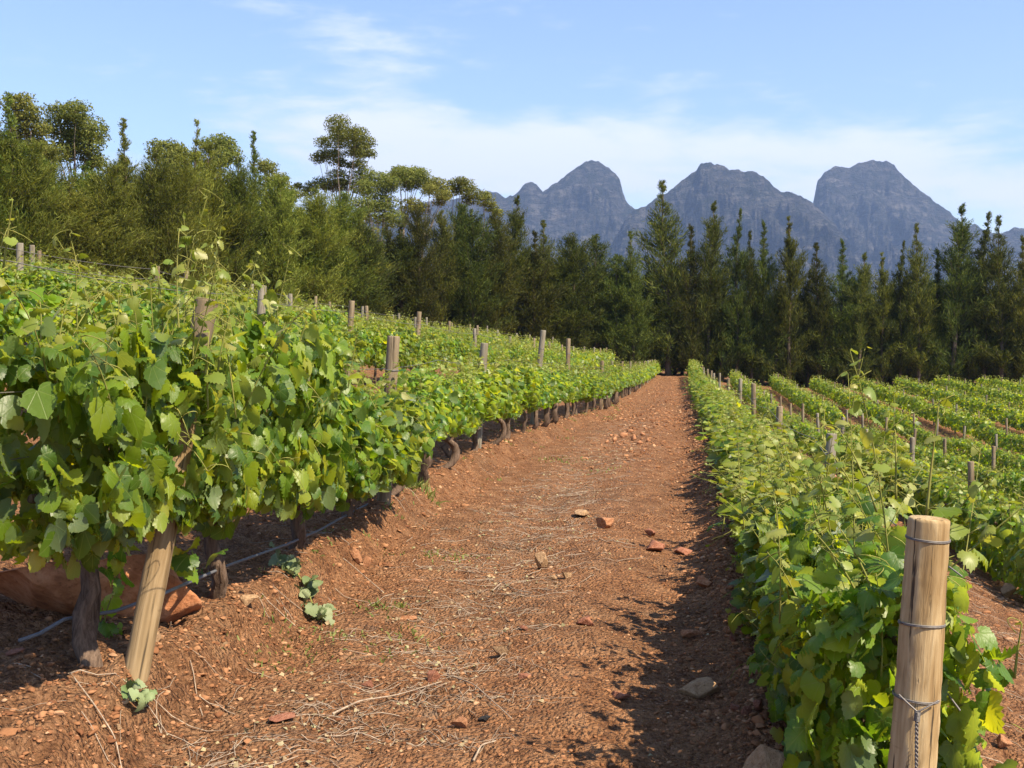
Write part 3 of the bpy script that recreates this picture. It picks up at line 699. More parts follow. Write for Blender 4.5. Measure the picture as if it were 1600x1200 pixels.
# the thick post at the near end of the downhill row
hp = span_post(post_mesh(99, 1.0, 0.066, 0.056, M_POSTNEW, 32, 60), (1417, 1290), (1452, 809), 3.3, 'thick tan end post bound with wire, closest to the camera')
H_ = hp.scale.z
for zz, tl, wr in ((0.93, 0.003, 0.0022), (0.655, -0.004, 0.0025), (0.42, 0.004, 0.002)):
    obj('wire_tie', ring_mesh({0.93: 0.0585, 0.655: 0.0610, 0.42: 0.0630}[zz], zz, wr, 2, tl), hp)
def knot():
    g = Geo(); t = np.linspace(0, 1, 24)
    fy = -0.066
    for s in (-1, 1):                                       # the V of the bound wire
        tube(g, np.column_stack([s * 0.052 * (1 - t) + 0.006, -0.052 - 0.020 * np.sin(t * math.pi / 2) - 0.002, 0.435 - 0.040 * t]), 0.0028, 5)
    a = np.linspace(0, 2 * math.pi * 7, 90)
    tube(g, np.column_stack([0.006 + np.cos(a) * 0.006, fy - 0.006 + np.sin(a) * 0.006, np.linspace(0.395, 0.365, 90)]), 0.0028, 5)
    for ph in (0, math.pi):                                 # twisted tail
        tt = np.linspace(0, 1, 80); a = tt * 2 * math.pi * 11 + ph
        tube(g, np.column_stack([0.006 + tt * 0.016 + np.cos(a) * 0.003, fy - 0.008 + np.sin(a) * 0.003, 0.365 - tt * 0.30]), 0.0026, 5)
    return g.mesh('twisted_wire', M_WIRE, smooth=True)
kn = obj('twisted_wire', knot(), hp); _q = hp.rotation_euler.to_matrix().transposed() @ (Vector((0, 0, CZ)) - hp.location)
kn.rotation_euler.z = math.atan2(_q.y, _q.x) + math.pi / 2

def wire(pts, label, r=0.0018, sag=0.05, name='trellis_wire'):
    g = Geo(); pts = np.asarray(pts, float); out = []
    for a, b in zip(pts[:-1], pts[1:]):
        t = np.linspace(0, 1, 7)[:-1, None]; seg = a + (b - a) * t; seg[:, 2] -= sag * 4 * (t * (1 - t))[:, 0]; out.append(seg)
    out.append(pts[-1:])
    tube(g, np.concatenate(out), r, 5)
    tag(obj(name, g.mesh(name, M_WIRE, smooth=True)), label, 'wire', 'galvanised wires strung along the vine rows')
words = {0.62: 'lowest', 1.0: 'middle', 1.24: 'upper', 1.42: 'top'}
for i, hs in ((0, (1.0, 1.24)), (1, (0.62, 1.0)), (2, (1.0, 1.42)), (3, (1.24, 1.42)), (7, (0.62, 1.0))):
    nm, xf, ya, yb, form = ROWS[i]
    for h in hs:
        y = np.arange(ya - (1.5 if i == 0 else 0.6 if i == 1 else 0), 70, 5.5); x = xf(y)
        if i == 1: y[0] = 3.36
        if i == 7: y = y[:6]; x = xf(y)
        wire(np.column_stack([x + 0.055, y, height(x, y) + h]), f'{words[h]} wire strung through the {nm}', 0.0026 if i < 2 else 0.0045, 0.06)
# drip hose slung along the bank row
hose_px = [(30, 1001, 4.35), (62, 990, 4.45), (100, 968, 4.55), (180, 955, 4.70), (250, 930, 4.95), (300, 908, 5.35), (350, 886, 6.0), (400, 868, 6.5), (450, 850, 7.0), (500, 828, 7.8), (550, 800, 8.9), (600, 775, 10.3), (660, 745, 12.4)]
hp_ = [at_depth(a, b, c) for a, b, c in hose_px]
g = Geo(); tube(g, np.array(hp_), 0.0085, 8); tag(obj('drip_hose', g.mesh('drip_hose', M_PIPE, smooth=True)), 'grey irrigation hose slung past the boulder along the bank row', 'hose')

# ------------------------------------------------------------------ rocks and stones
def rock_geo(seed, flat=1.0, sub=3, chip=6, amp=0.16):
    import bmesh
    bm = bmesh.new(); bmesh.ops.create_icosphere(bm, subdivisions=sub, radius=1.0)
    rr = random.Random(seed); v = np.array([p.co for p in bm.verts]); f = np.array([[q.index for q in p.verts] for p in bm.faces]); bm.free()
    for k in range(chip):
        n = np.array([rr.gauss(0, 1), rr.gauss(0, 1), rr.gauss(0, 0.8)]); n /= np.linalg.norm(n); d = rr.uniform(0.42, 0.8)
        s = v @ n; v = v - np.maximum(s - d * (0.8 if chip > 6 else 1), 0)[:, None] * n * (0.985 if chip > 9 else 0.92)
    v = v * (1 + amp * fbm(v[:, 0] * 1.6 + seed, v[:, 1] * 1.6 + v[:, 2] * 1.3, seed, 3))[:, None]
    v[:, 2] *= flat
    return v, f
ROCKM = {}
def rock_mesh(seed, flat, mat, sub=4):
    key = (seed, flat, mat.name, sub)
    if key not in ROCKM:
        v, f = rock_geo(seed, flat, sub, 13, 0.07); ROCKM[key] = mesh_np('stone', v, [f], mat)
    return ROCKM[key]
def stone(px, py, wpx, label, mat=M_ROCK, flat=0.6, seed=1, asp=1.3, rz=0.0, sink=0.25, name='stone', sub=4, grp='loose stones on the red soil'):
    p = on_ground(px, py); r = wpx * 1.2 / 2 / FPX * p[1]
    o = obj(name, rock_mesh(seed, flat, mat, sub), None, (p[0], p[1], p[2] + r * flat * (1 - sink) * 0.75))
    o.scale = (r, r / asp, r); o.rotation_euler = (rnd.uniform(-.15, .15), rnd.uniform(-.15, .15), rz)
    return tag(o, label, 'stone', grp)
# big boulder behind the first trunk
bo = obj('boulder', mesh_np('boulder', *[(lambda vf: (vf[0], [vf[1]]))(rock_geo(4, 0.62, 5, 9, 0.12))][0], rock_mat('boulder_sandstone', (0.20, 0.075, 0.032), (0.36, 0.15, 0.066), (0.46, 0.23, 0.12))), None, (-2.84, 5.26, float(height(-2.84, 5.26)) + 0.10))
bo.scale = (0.53, 0.38, 0.46); bo.rotation_euler = (0.1, 0.42, 0.35); tag(bo, 'large orange boulder on the bank behind the gnarled trunk', 'boulder')
SL = [
    (847, 893, 30, 'upright angular pinkish stone standing on the litter of the track', M_ROCKTAN, 1.0, 2, 1.3),
    (786, 1025, 32, 'ochre stone with dark underside lying mid track', M_ROCKTAN, 0.75, 3, 1.3),
    (678, 1068, 34, 'rounded pink stone on the straw litter', M_ROCKRED, 0.75, 5, 1.5),
    (913, 978, 40, 'wide flat reddish stone half buried mid track', M_ROCKRED, 0.5, 6, 1.3),
    (1095, 1083, 96, 'long flat tan slab at the downhill edge of the track', M_ROCKTAN, 0.32, 7, 1.9),
    (1148, 1118, 22, 'small red pebble, closest to the slab of a cluster under the vine', M_ROCKRED, 0.8, 8, 1.2),
    (1166, 1122, 24, 'small red pebble in the middle of the cluster under the vine', M_ROCKRED, 0.8, 9, 1.2),
    (1186, 1114, 22, 'small red pebble at the leafy end of the cluster under the vine', M_ROCKRED, 0.8, 10, 1.2),
    (1196, 1212, 100, 'pink stone partly hidden by leaves at the foot of the end vine', M_ROCKTAN, 0.75, 11, 1.2),
    (1100, 918, 38, 'pale orange stone at the vine side of the track', M_ROCK, 0.5, 12, 1.4),
    (1025, 862, 48, 'broad red stone lying across the smooth wheel track', M_ROCKRED, 0.4, 13, 1.3),
    (1068, 866, 40, 'flat red stone between the wheel track and the vines', M_ROCKRED, 0.4, 14, 1.4),
    (1018, 838, 24, 'dark red stone at the far side of the broad red one', M_ROCKRED, 0.55, 15, 1.3),
    (945, 822, 34, 'angular brown stone beside a flat pale one mid track', M_ROCK, 0.7, 16, 1.3),
    (908, 808, 40, 'flat pale stone beside the angular brown one', M_ROCKTAN, 0.35, 17, 1.4),
    (885, 906, 18, 'small ochre stone behind the upright angular one', M_ROCKTAN, 0.8, 18, 1.2),
    (865, 908, 14, 'tiny ochre stone touching the upright angular one', M_ROCKTAN, 0.8, 19, 1.2),
    (820, 988, 16, 'small red stone in the dry twigs beside the ochre stone', M_ROCKRED, 0.8, 20, 1.2),
    (716, 1140, 30, 'orange lump of stone at the foot of the frame mid track', M_ROCK, 0.8, 21, 1.2),
    (758, 1128, 22, 'black stone on the track beside the orange lump', M_ROCKDARK, 0.7, 22, 1.6),
    (555, 880, 26, 'pale orange stone bedded in the bank below the hose', M_ROCK, 1.0, 23, 1.2),
    (572, 890, 20, 'orange stone bedded in the bank against the pale one', M_ROCK, 0.9, 24, 1.2),
    (608, 887, 15, 'round orange stone bedded in the bank past the pale pair', M_ROCK, 0.9, 25, 1.1),
    (385, 948, 44, 'pinkish boulder stone under the thin leaning trunk on the bank', M_ROCKTAN, 0.7, 26, 1.2),
    (238, 1010, 34, 'cream stone behind the foot of the leaning tan post', M_ROCKTAN, 0.7, 27, 1.2),
    (186, 1140, 16, 'small cream stone on the bank face under the leaning post', M_ROCKTAN, 0.9, 28, 1.2),
    (200, 1152, 12, 'small orange stone next to the cream one on the bank face', M_ROCK, 0.9, 29, 1.2),
    (20, 1030, 34, 'smooth reddish stone on the bank below the boulder', M_ROCKRED, 0.5, 30, 1.4),
    (1080, 1000, 34, 'pointed orange stone on the loose gravel edge', M_ROCK, 0.6, 31, 1.7),
    (1145, 1010, 22, 'dark stone among loose gravel under the vine leaves', M_ROCKRED, 0.9, 32, 1.2),
    (970, 1095, 44, 'flat reddish stone near the tan slab mid track', M_ROCKRED, 0.3, 33, 1.6),
    (1572, 930, 26, 'brown cube-like stone on the soil beyond the end post', M_ROCKTAN, 0.9, 34, 1.2),
    (1568, 1172, 38, 'rust stone below the leaves beyond the end post', M_ROCK, 0.55, 35, 1.5),
    (820, 1062, 30, 'flat pink stone beside the wheel track past the ochre one', M_ROCKRED, 0.35, 36, 1.5),
    (575, 1075, 24, 'red stone on the straw litter short of the bank', M_ROCKRED, 0.7, 37, 1.4),
    (650, 905, 22, 'flat orange stone at the foot of the bank', M_ROCK, 0.35, 38, 1.5),
    (640, 968, 40, 'long flat orange stone on the litter at the bank foot', M_ROCK, 0.25, 39, 2.0),
    (440, 1130, 60, 'broad flat brown stone in the dry twigs, nearest the bank', M_ROCKRED, 0.22, 40, 1.5),
]
for px, py, wp, lb, mt, fl, sd, asp in SL: stone(px, py, wp, lb, mt, fl, sd, asp, rnd.uniform(-.5, .5))
pile = [(960, 690, 20), (975, 684, 26), (990, 688, 22), (1004, 682, 18), (948, 694, 14), (985, 676, 18), (1012, 690, 14), (968, 698, 14), (998, 696, 16), (955, 682, 13)]
wordp = ['at the end of the stone heap by the litter', 'second along the stone heap mid track', 'on the near flank of the stone heap', 'on the far end of the stone heap', 'stray at the bank side of the stone heap', 'on the crest of the stone heap', 'stray on the wheel track beside the stone heap', 'fallen in front of the stone heap', 'in front of the crest of the stone heap', 'behind the first of the stone heap']
for i, (px, py, wp) in enumerate(pile): stone(px, py, wp * 0.68, 'orange stone ' + wordp[i], M_ROCK, 0.75, 50 + i % 4, 1.2, rnd.uniform(-1, 1), sub=2)

# uncountable clods and gravel
def scatter_clods():
    rng = np.random.default_rng(12); g = Geo()
    base = [rock_geo(200 + i, 0.6, 1 if i % 2 else 2, 9, 0.22) for i in range(6)]
    def place(n, xr, yr, smin, smax, pw=3.0):
        y = yr[0] * (yr[1] / yr[0]) ** rng.random(n); x = xr(rng, y, n); s = smin + (smax - smin) * rng.random(n) ** pw * (0.55 + 0.45 * np.clip(y / 12, 0.6, 2.2))
        z = ground(x, y)
        for b in range(6):
            m = np.arange(n) % 6 == b; v, f = base[b]; k = m.sum(); a = rng.uniform(0, 6.28, k); c, sn = np.cos(a), np.sin(a)
            sc = s[m]; ax = rng.uniform(0.6, 1.7, k)
            X = (v[None, :, 0] * c[:, None] * ax[:, None] - v[None, :, 1] * sn[:, None]) * sc[:, None] + x[m][:, None]
            Y = (v[None, :, 0] * sn[:, None] * ax[:, None] + v[None, :, 1] * c[:, None]) * sc[:, None] + y[m][:, None]
            Z = v[None, :, 2] * sc[:, None] + (z[m] + sc * 0.12)[:, None]
            off = (np.arange(k) * len(v))[:, None, None]
            g.add(np.stack([X, Y, Z], -1).reshape(-1, 3), [(f[None] + off).reshape(-1, 3)])
    place(12000, lambda r, y, n: r.uniform(-1.95, 0.6, n), (3.9, 34), 0.003, 0.020)
    place(5000, lambda r, y, n: r.uniform(-0.1, 0.6, n), (3.9, 20), 0.004, 0.024)
    place(4200, lambda r, y, n: r.normal(0.45, 0.16, n), (3.9, 40), 0.005, 0.034)
    place(5200, lambda r, y, n: x_left(y) + r.normal(0.16, 0.26, n), (3.6, 45), 0.004, 0.026)
    place(6000, lambda r, y, n: x_left(y) + r.uniform(-0.3, 0.5, n), (3.5, 16), 0.003, 0.018)
    place(600, lambda r, y, n: x_left(y) + r.normal(0.2, 0.16, n), (3.6, 30), 0.008, 0.040, 2.5)
    place(500, lambda r, y, n: r.normal(0.36, 0.10, n), (4.5, 40), 0.010, 0.045, 2.5)
    place(2600, lambda r, y, n: x_left(y) - r.uniform(0.2, 3.0, n), (4, 30), 0.008, 0.045)
    place(2600, lambda r, y, n: x_right(y) + r.uniform(0.4, 2.6, n), (4, 30), 0.008, 0.045)
    place(700, lambda r, y, n: -0.65 + r.normal(0, 0.4, n), (16, 30), 0.010, 0.04, 2.5)
    place(2600, lambda r, y, n: r.uniform(-1.9, 0.7, n), (28, 90), 0.012, 0.045, 2)
    tag(obj('gravel', g.mesh('gravel', M_CLOD)), 'loose red clods and gravel strewn over track and bank', 'gravel', kind='stuff')
scatter_clods()
def scatter_straw():
    rng = np.random.default_rng(14); g = Geo()
    def sticks(n, xr, yr, lmin, lmax, r):
        y = yr[0] * (yr[1] / yr[0]) ** rng.random(n); x = xr(rng, y, n)
        for i in range(n):
            L = rng.uniform(lmin, lmax) * (1 if rng.random() > 0.06 else 2.2); a = rng.normal(0.15, 1.3); t = np.linspace(-0.5, 0.5, 5)
            bx = x[i] + np.cos(a) * t * L + np.sin(a) * rng.normal(0, 0.25) * L * t * t; by = y[i] + np.sin(a) * t * L + np.cos(a) * rng.normal(0, 0.25) * L * t * t
            bz = ground(bx, by) + r[1] + rng.uniform(0, 0.012) * (1 + np.sin(t * 6 + i))
            tube(g, np.column_stack([bx, by, bz]), rng.uniform(*r), 3, caps=False)
    cl = rng.normal(0, 1, (60, 2))
    sticks(1200, lambda r, y, n: -1.3 + 0.40 * cl[(y * 7).astype(int) % 60, 0] * 0.7 + r.normal(0, 0.22, n), (3.9, 16), 0.04, 0.20, (0.0009, 0.0024))
    sticks(420, lambda r, y, n: r.normal(-1.15, 0.38, n), (8, 30), 0.05, 0.18, (0.0016, 0.0034))
    sticks(70, lambda r, y, n: x_left(y) + r.normal(0.2, 0.25, n), (3.9, 16), 0.08, 0.32, (0.0012, 0.003))
    sticks(400, lambda r, y, n: x_right(y) + r.uniform(0.5, 2.2, n), (3.6, 16), 0.08, 0.32, (0.0012, 0.003))
    n = 1700; y = 3.9 * (24 / 3.9) ** rng.random(n); x = np.where(rng.random(n) < 0.9, -1.4 + 0.28 * cl[(y * 7).astype(int) % 60, 0] + rng.normal(0, 0.24, n), rng.uniform(-1.9, 0.6, n))
    put_leaves(g, L_LO, np.column_stack([x, y, ground(x, y) + 0.008]), rng.normal(0, 0.45, (n, 3)) + [0, 0, 1], rng.normal(0, 1, (n, 3)) * [1, 1, 0.2], rng.uniform(0.008, 0.032, n), rng, 1)
    tag(obj('straw_litter', g.mesh('straw_litter', [M_TWIG, M_FLAKE])), 'dry twigs and straw littering the hill side of the track', 'litter', kind='stuff')
scatter_straw()
def long_stick(pts, r, label):
    P = np.array([on_ground(*p) for p in pts]); P[:, 2] += r * 0.9 + 0.006; P[1:-1, 2] += 0.012
    k = np.linspace(0, len(P) - 1, 16); Q = np.column_stack([np.interp(k, np.arange(len(P)), P[:, c]) for c in range(3)])
    Q[1:-1] = (Q[:-2] + 2 * Q[1:-1] + Q[2:]) / 4
    g = Geo(); tube(g, Q, np.linspace(r, r * 0.5, 16), 6, rough=0.2, seed=3)
    tag(obj('dry_cane', g.mesh('dry_cane', M_TWIG, smooth=True)), label, 'dry cane', 'pruned vine canes lying on the ground')
long_stick([(520, 1125), (562, 1106), (620, 1097), (690, 1080)], 0.005, 'bent pale cane lying across the straw litter')
long_stick([(700, 1055), (740, 1085), (800, 1125)], 0.004, 'straight dark cane slanting down toward the wheel track')
long_stick([(480, 835), (540, 885), (600, 925)], 0.005, 'grey cane running down the bank below the hose')
long_stick([(110, 1060), (150, 1110), (180, 1160), (195, 1215)], 0.004, 'thin cane trailing down the bank face by the leaning post')
long_stick([(740, 1190), (752, 1170), (775, 1160)], 0.005, 'hooked pale twig at the foot of the track')
long_stick([(770, 930), (785, 915), (800, 930), (840, 935), (780, 935)], 0.004, 'looped pale twig by the upright angular stone')

# weeds and green clippings
def weeds():
    rng = np.random.default_rng(31); g = Geo()
    def tuft(x, y, n, h, sp):
        px_ = x + rng.normal(0, sp, n); py_ = y + rng.normal(0, sp, n); z = ground(px_, py_)
        P = np.column_stack([px_, py_, z]); d = unit(rng.normal(0, 0.6, (n, 3)) + [0, 0, 0.9]); L = h * rng.uniform(0.5, 1.2, n)
        B = unit(np.cross(d, rng.normal(0, 1, (n, 3)))) * 0.0035 * (1 + 0.08 * y)
        V_ = np.stack([P - B, P + B, P + d * L[:, None] * 0.6 + B * 0.7, P + d * L[:, None] + [0, 0, -0.02], P + d * L[:, None] * 0.6 - B * 0.7], 1).reshape(-1, 3)
        o = np.arange(n)[:, None] * 5; g.add(V_, [o + np.array([[0, 1, 2, 4]]), o + np.array([[4, 2, 3]])])
    for px, py, n, h, sp in [(600, 950, 60, 0.06, 0.12), (690, 870, 70, 0.05, 0.15), (650, 760, 130, 0.16, 0.12), (640, 990, 40, 0.05, 0.1), (560, 1010, 50, 0.05, 0.15), (880, 720, 60, 0.06, 0.2), (940, 735, 40, 0.06, 0.2), (430, 1040, 40, 0.05, 0.12), (470, 1010, 40, 0.05, 0.12)]:
        p = on_ground(px, py); tuft(p[0], p[1], n, h, sp)
    for i in range(60):
        y = rng.uniform(6, 40); tuft(float(x_left(y)) + rng.normal(0.1, 0.3), y, 10, 0.06, 0.06)
    tag(obj('weeds', g.mesh('weeds', M_GRASS)), 'scattered weed tufts at the bank foot', 'weeds', kind='stuff')
weeds()
def wilted(pts, label, n, size, seed, lift=0.03, depth=None):
    rng = np.random.default_rng(seed); gl = Geo(); gc = Geo()
    P = np.array([on_ground(*p) if depth is None else at_depth(p[0], p[1], depth) for p in pts])
    if depth is None: P[:, 2] += lift
    k = np.linspace(0, len(P) - 1, 12); Q = np.column_stack([np.interp(k, np.arange(len(P)), P[:, c]) for c in range(3)])
    tube(gc, Q, 0.004, 5)
    idx = rng.integers(0, 12, n); pos = Q[idx] + rng.normal(0, 0.045, (n, 3)) * [1, 1, 0.5] + [0, 0, 0.03]
    put_leaves(gl, L_HI, pos, rng.normal(0, 0.7, (n, 3)) + [0.3, -0.6, 0.6], rng.normal(0, 0.6, (n, 3)) + [0, -0.2, -0.9], rng.uniform(size * 0.6, size, n), rng, 0, 0.8)
    o = obj('wilted_shoot', gc.mesh('wilted_shoot', M_CANE, smooth=True)); tag(o, label, 'vine shoot', 'cut vine shoots')
    obj('leaves', gl.mesh('leaves', M_DRYLEAF if seed != 3 else M_LEAF, smooth=True, uv=True), o)
wilted([(445, 880), (462, 905), (480, 930), (490, 955), (505, 982)], 'wilted pale leafed shoot lying down the bank face', 46, 0.085, 1)
wilted([(205, 1085), (212, 1105), (222, 1120)], 'small wilted shoot at the foot of the leaning tan post', 10, 0.07, 2)
wilted([(190, 870), (180, 915), (165, 960), (158, 1005)], 'leafy shoot hanging in front of the boulder', 13, 0.11, 3, depth=4.85)
wilted([(300, 860), (305, 880), (302, 900)], 'short leafy shoot hanging past the leaning post', 5, 0.13, 3, depth=5.2)

# long upright shoots named by what they stand by: parts of the nearest vines
vines = [o for o in COL.objects if o.name.startswith('grapevine')]
def tall_shoot(base_px, tip_px, Y, seed, leaf=0.05, lean=0.0):
    rng = np.random.default_rng(seed); a = at_depth(*base_px, Y); b = at_depth(*tip_px, Y)
    par_ = min(vines, key=lambda o: (o.location.x - a[0]) ** 2 + (o.location.y - a[1]) ** 2)
    gl = Geo(); gc = gl; d = b - a; add_shoot(gl, gc, rng, a, d, np.linalg.norm(d), L_HI, leaf, lean, 0.0048, 6, 0.075, 0.15)
    M = par_.matrix_basis.inverted()
    obj('foliage', gl.mesh('foliage', [M_LEAF, M_YOUNG, M_CANE], smooth=True, uv=True), par_).matrix_parent_inverse = M
for i, (b, t, Y) in enumerate([((1447, 812), (1464, 628), 3.45), ((1370, 800), (1325, 655), 4.2), ((1350, 790), (1300, 700), 4.4), ((1400, 780), (1400, 660), 4.0), ((1345, 940), (1290, 820), 3.7), ((1375, 960), (1330, 800), 3.6), ((1290, 850), (1255, 760), 4.6), ((1585, 1060), (1595, 960), 3.6),
                              ((282, 540), (262, 335), 4.9), ((255, 520), (250, 400), 5.0), ((125, 640), (110, 470), 4.7), ((5, 420), (20, 300), 4.4), ((0, 460), (-20, 330), 4.4), ((310, 520), (345, 400), 5.0), ((180, 540), (190, 440), 4.9), ((60, 560), (75, 460), 4.6), ((390, 560), (420, 480), 6.2), ((318, 600), (332, 446), 4.55), ((300, 610), (305, 455), 4.5), ((338, 600), (352, 470), 4.55), ((325, 640), (318, 500), 4.45)]):
    tall_shoot(b, t, Y, 900 + i, 0.085 if i > 16 else 0.055 if i else 0.075, 0.0 if i == 0 else 0.12)

# ------------------------------------------------------------------ trees
def blades(g, rng, P, D, L, wd, mi=0):
    n = len(P); D = unit(D); S = unit(np.cross(D, rng.normal(0, 1, (n, 3)))) * (wd * rng.uniform(0.6, 1.3, n))[:, None]
    Q = P + D * L[:, None]; Mid = P + D * L[:, None] * 0.5
    Mid[:, 2] -= L * 0.08
    V_ = np.stack([P, Mid + S, Q, Mid - S], 1).reshape(-1, 3)
    g.add(V_, [np.arange(n)[:, None] * 4 + np.array([[0, 1, 2, 3]])], mi)
def casuarina(seed, H=12.0, Rm=1.5, spire=0.25, mat=M_CASD, dens=1.0, leanx=0.0, low=0.9, droop=0.0, nb=105):
    rng = np.random.default_rng(seed); g = Geo(); gt = Geo()
    zt = np.linspace(0, H * 0.97, 14); tx = 0.25 * perlin(zt * 0.18 + seed, zt * 0, seed) + leanx * (zt / H) ** 2; ty = 0.25 * perlin(zt * 0.18, zt * 0 + 4 + seed, seed)
    tx -= tx[0]; ty -= ty[0]
    tube(gt, np.column_stack([tx, ty, zt - 0.15]), np.linspace(0.15, 0.012, 14), 7, rough=0.2, seed=seed)
    for i in range(int(nb)):
        f = rng.random() ** 1.0; z = low + f * (H - low) * 0.985; q = z / H
        prof = (np.clip(q / 0.10, 0.85, 1) * (1 - np.clip((q - 0.45) / 0.56, 0, 1) ** 1.9)) if spire < 0.1 else np.interp(q, [0, 0.3, 0.58, 1 - spire, 1 - spire * 0.6, 1], [1.08, 1.08, 0.92, 0.46, 0.15, 0.03])
        L = Rm * prof * rng.uniform(0.55, 1.18) + 0.06
        a = rng.uniform(0, 6.28); e = R(rng.uniform(22, 58)) + q * 0.25 - droop
        d = np.array([math.cos(a) * math.cos(e), math.sin(a) * math.cos(e), math.sin(e)])
        b0 = np.array([np.interp(z, zt, tx), np.interp(z, zt, ty), z])
        t = np.linspace(0, 1, 6)[:, None]; c = b0 + d * L * 1.25 * t + np.array([0, 0, 0.25 * L]) * t ** 2
        tube(gt, c, np.linspace(0.022 + 0.012 * (1 - q), 0.006, 6), 3, caps=False)
        n = int((26 + 76 * L) * dens); tt = rng.uniform(0.12, 1.0, n); k = tt * 5; i0 = np.minimum(k.astype(int), 4)
        P = c[i0] + (c[i0 + 1] - c[i0]) * (k - i0)[:, None] + rng.normal(0, 0.03 + 0.08 * L, (n, 3))
        D = d + np.array([0, 0, 0.45]) + rng.normal(0, 0.6, (n, 3))
        blades(g, rng, P, D, rng.uniform(0.20, 0.50, n) * (0.35 + 0.65 * prof), 0.019)
    return gt.mesh('trunk', M_TTRUNK, smooth=True), g.mesh('crown', mat)
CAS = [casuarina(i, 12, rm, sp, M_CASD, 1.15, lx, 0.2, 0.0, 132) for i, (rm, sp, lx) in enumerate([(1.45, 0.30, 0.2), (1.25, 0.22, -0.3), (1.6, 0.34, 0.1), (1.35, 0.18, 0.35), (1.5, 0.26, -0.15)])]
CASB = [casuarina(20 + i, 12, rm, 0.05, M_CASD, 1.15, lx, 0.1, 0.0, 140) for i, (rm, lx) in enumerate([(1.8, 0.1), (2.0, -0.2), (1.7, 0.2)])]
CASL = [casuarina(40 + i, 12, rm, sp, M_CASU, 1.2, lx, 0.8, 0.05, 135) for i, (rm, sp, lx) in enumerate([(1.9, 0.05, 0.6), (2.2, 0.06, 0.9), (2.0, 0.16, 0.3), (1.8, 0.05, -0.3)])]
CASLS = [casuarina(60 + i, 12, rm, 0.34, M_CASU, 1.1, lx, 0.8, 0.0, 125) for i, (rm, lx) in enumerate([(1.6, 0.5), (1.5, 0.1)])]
def y_line(px): return float(np.interp(px, [-150, 0, 300, 600, 850, 1040, 1750], [52, 57, 68, 84, 94, 97.5, 98]))
def tree(kind, px, topy, name, label, grp, Y=None, wide=1.0):
    Y = y_line(px) if Y is None else Y
    top = at_depth(px, topy, Y); gz = float(height(top[0], Y)); Ht = top[2] - gz
    tr, cr = kind; s = Ht / 12.0
    o = bpy.data.objects.new(name, None); COL.objects.link(o); o.location = (top[0], Y, gz); o.scale = (1.2 * wide * s ** 0.4 * rnd.uniform(0.82, 1.2), 1.2 * wide * s ** 0.4 * rnd.uniform(0.82, 1.2), s); o.rotation_euler.z = rnd.uniform(-0.7, 0.7)
    tag(o, label, 'tree', grp); obj('trunk', tr, o); obj('crown', cr, o)
    return o
WB = 'windbreak trees beyond the vineyard'
flat = [(1045, 281, 'S', 1.25, 'tallest spire-topped conifer of the windbreak, straight beyond the track'), (1078, 350, 'S', 1.0, None), (1108, 314, 'S', 1.05, None), (1130, 420, 'S', .9, None), (1152, 326, 'S', .8, None), (1176, 360, 'S', .8, None), (1192, 344, 'S', .85, None),
        (1214, 430, 'S', .9, None), (1236, 335, 'S', 1.0, None), (1262, 420, 'S', .9, None), (1282, 378, 'S', .85, None), (1315, 373, 'S', .95, None), (1345, 394, 'S', .9, None), (1381, 392, 'S', .95, None), (1408, 376, 'S', .85, None), (1438, 348, 'S', 1.0, None),
        (1464, 388, 'S', .9, None), (1494, 318, 'S', 1.1, None), (1516, 400, 'S', .9, None), (1538, 331, 'S', 1.0, None), (1568, 336, 'S', 1.0, None), (1597, 368, 'S', 1.0, None), (1632, 345, 'S', 1.0, None), (1670, 335, 'S', 1.1, None), (1715, 350, 'S', 1.1, None)]
n = 0
for px, ty, k, wd, lb in flat:
    n += 1
    tree(CAS[n % 5], px, ty, 'conifer', lb or f'spire-topped conifer, {ordinal(n)} in the flat windbreak counting from the end of the track', WB, y_line(px) + rnd.uniform(-.8, .8), wd)
mid_ = [(1012, 425), (990, 360), (962, 398), (930, 367), (897, 364), (873, 400), (855, 343), (834, 360), (802, 306), (772, 331), (742, 328), (716, 318), (688, 330), (655, 322), (628, 343), (603, 352), (574, 350)]
for i, (px, ty) in enumerate(mid_):
    k = CAS[i % 5] if ty in (360, 343, 306) else CASB[i % 3]
    tree(k, px, ty, 'conifer', f'dark bushy conifer, {ordinal(i + 1)} in the windbreak counting uphill from the track end', WB, y_line(px) + rnd.uniform(-1, 1), 1.0)
left_ = [(548, 345, 'L'), (520, 318, 'L'), (488, 304, 'L'), (458, 312, 'L'), (430, 288, 'L'), (394, 203, 'T'), (368, 262, 'L'), (332, 236, 'L'), (298, 184, 'T'), (270, 262, 'L'), (236, 246, 'L'), (190, 183, 'T'), (166, 268, 'L'), (136, 296, 'L'), (100, 300, 'L'), (68, 262, 'L'), (42, 232, 'L'), (10, 142, 'T'), (-16, 205, 'L'), (-48, 190, 'L'), (-85, 200, 'L')]
for i, (px, ty, k) in enumerate(left_):
    tree(CASLS[i % 2] if k == 'T' else CASL[i % 4], px, ty if k == 'T' else ty - 14, 'conifer', f'{"spire-topped" if k == "T" else "feathery olive"} conifer, {ordinal(i + 1)} in the uphill windbreak counting up from the gum trees', WB, y_line(px) + rnd.uniform(-1.2, 1.2), 1.0)
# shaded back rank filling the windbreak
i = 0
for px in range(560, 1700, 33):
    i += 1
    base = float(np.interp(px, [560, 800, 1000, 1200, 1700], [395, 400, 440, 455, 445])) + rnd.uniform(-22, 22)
    tree(CASB[i % 3], px + rnd.uniform(-8, 8), base, 'conifer', f'lower dark conifer, {ordinal(i)} in the back rank of the windbreak counting from the gum trees', WB, y_line(px) + rnd.uniform(2.5, 4.5), 1.0)

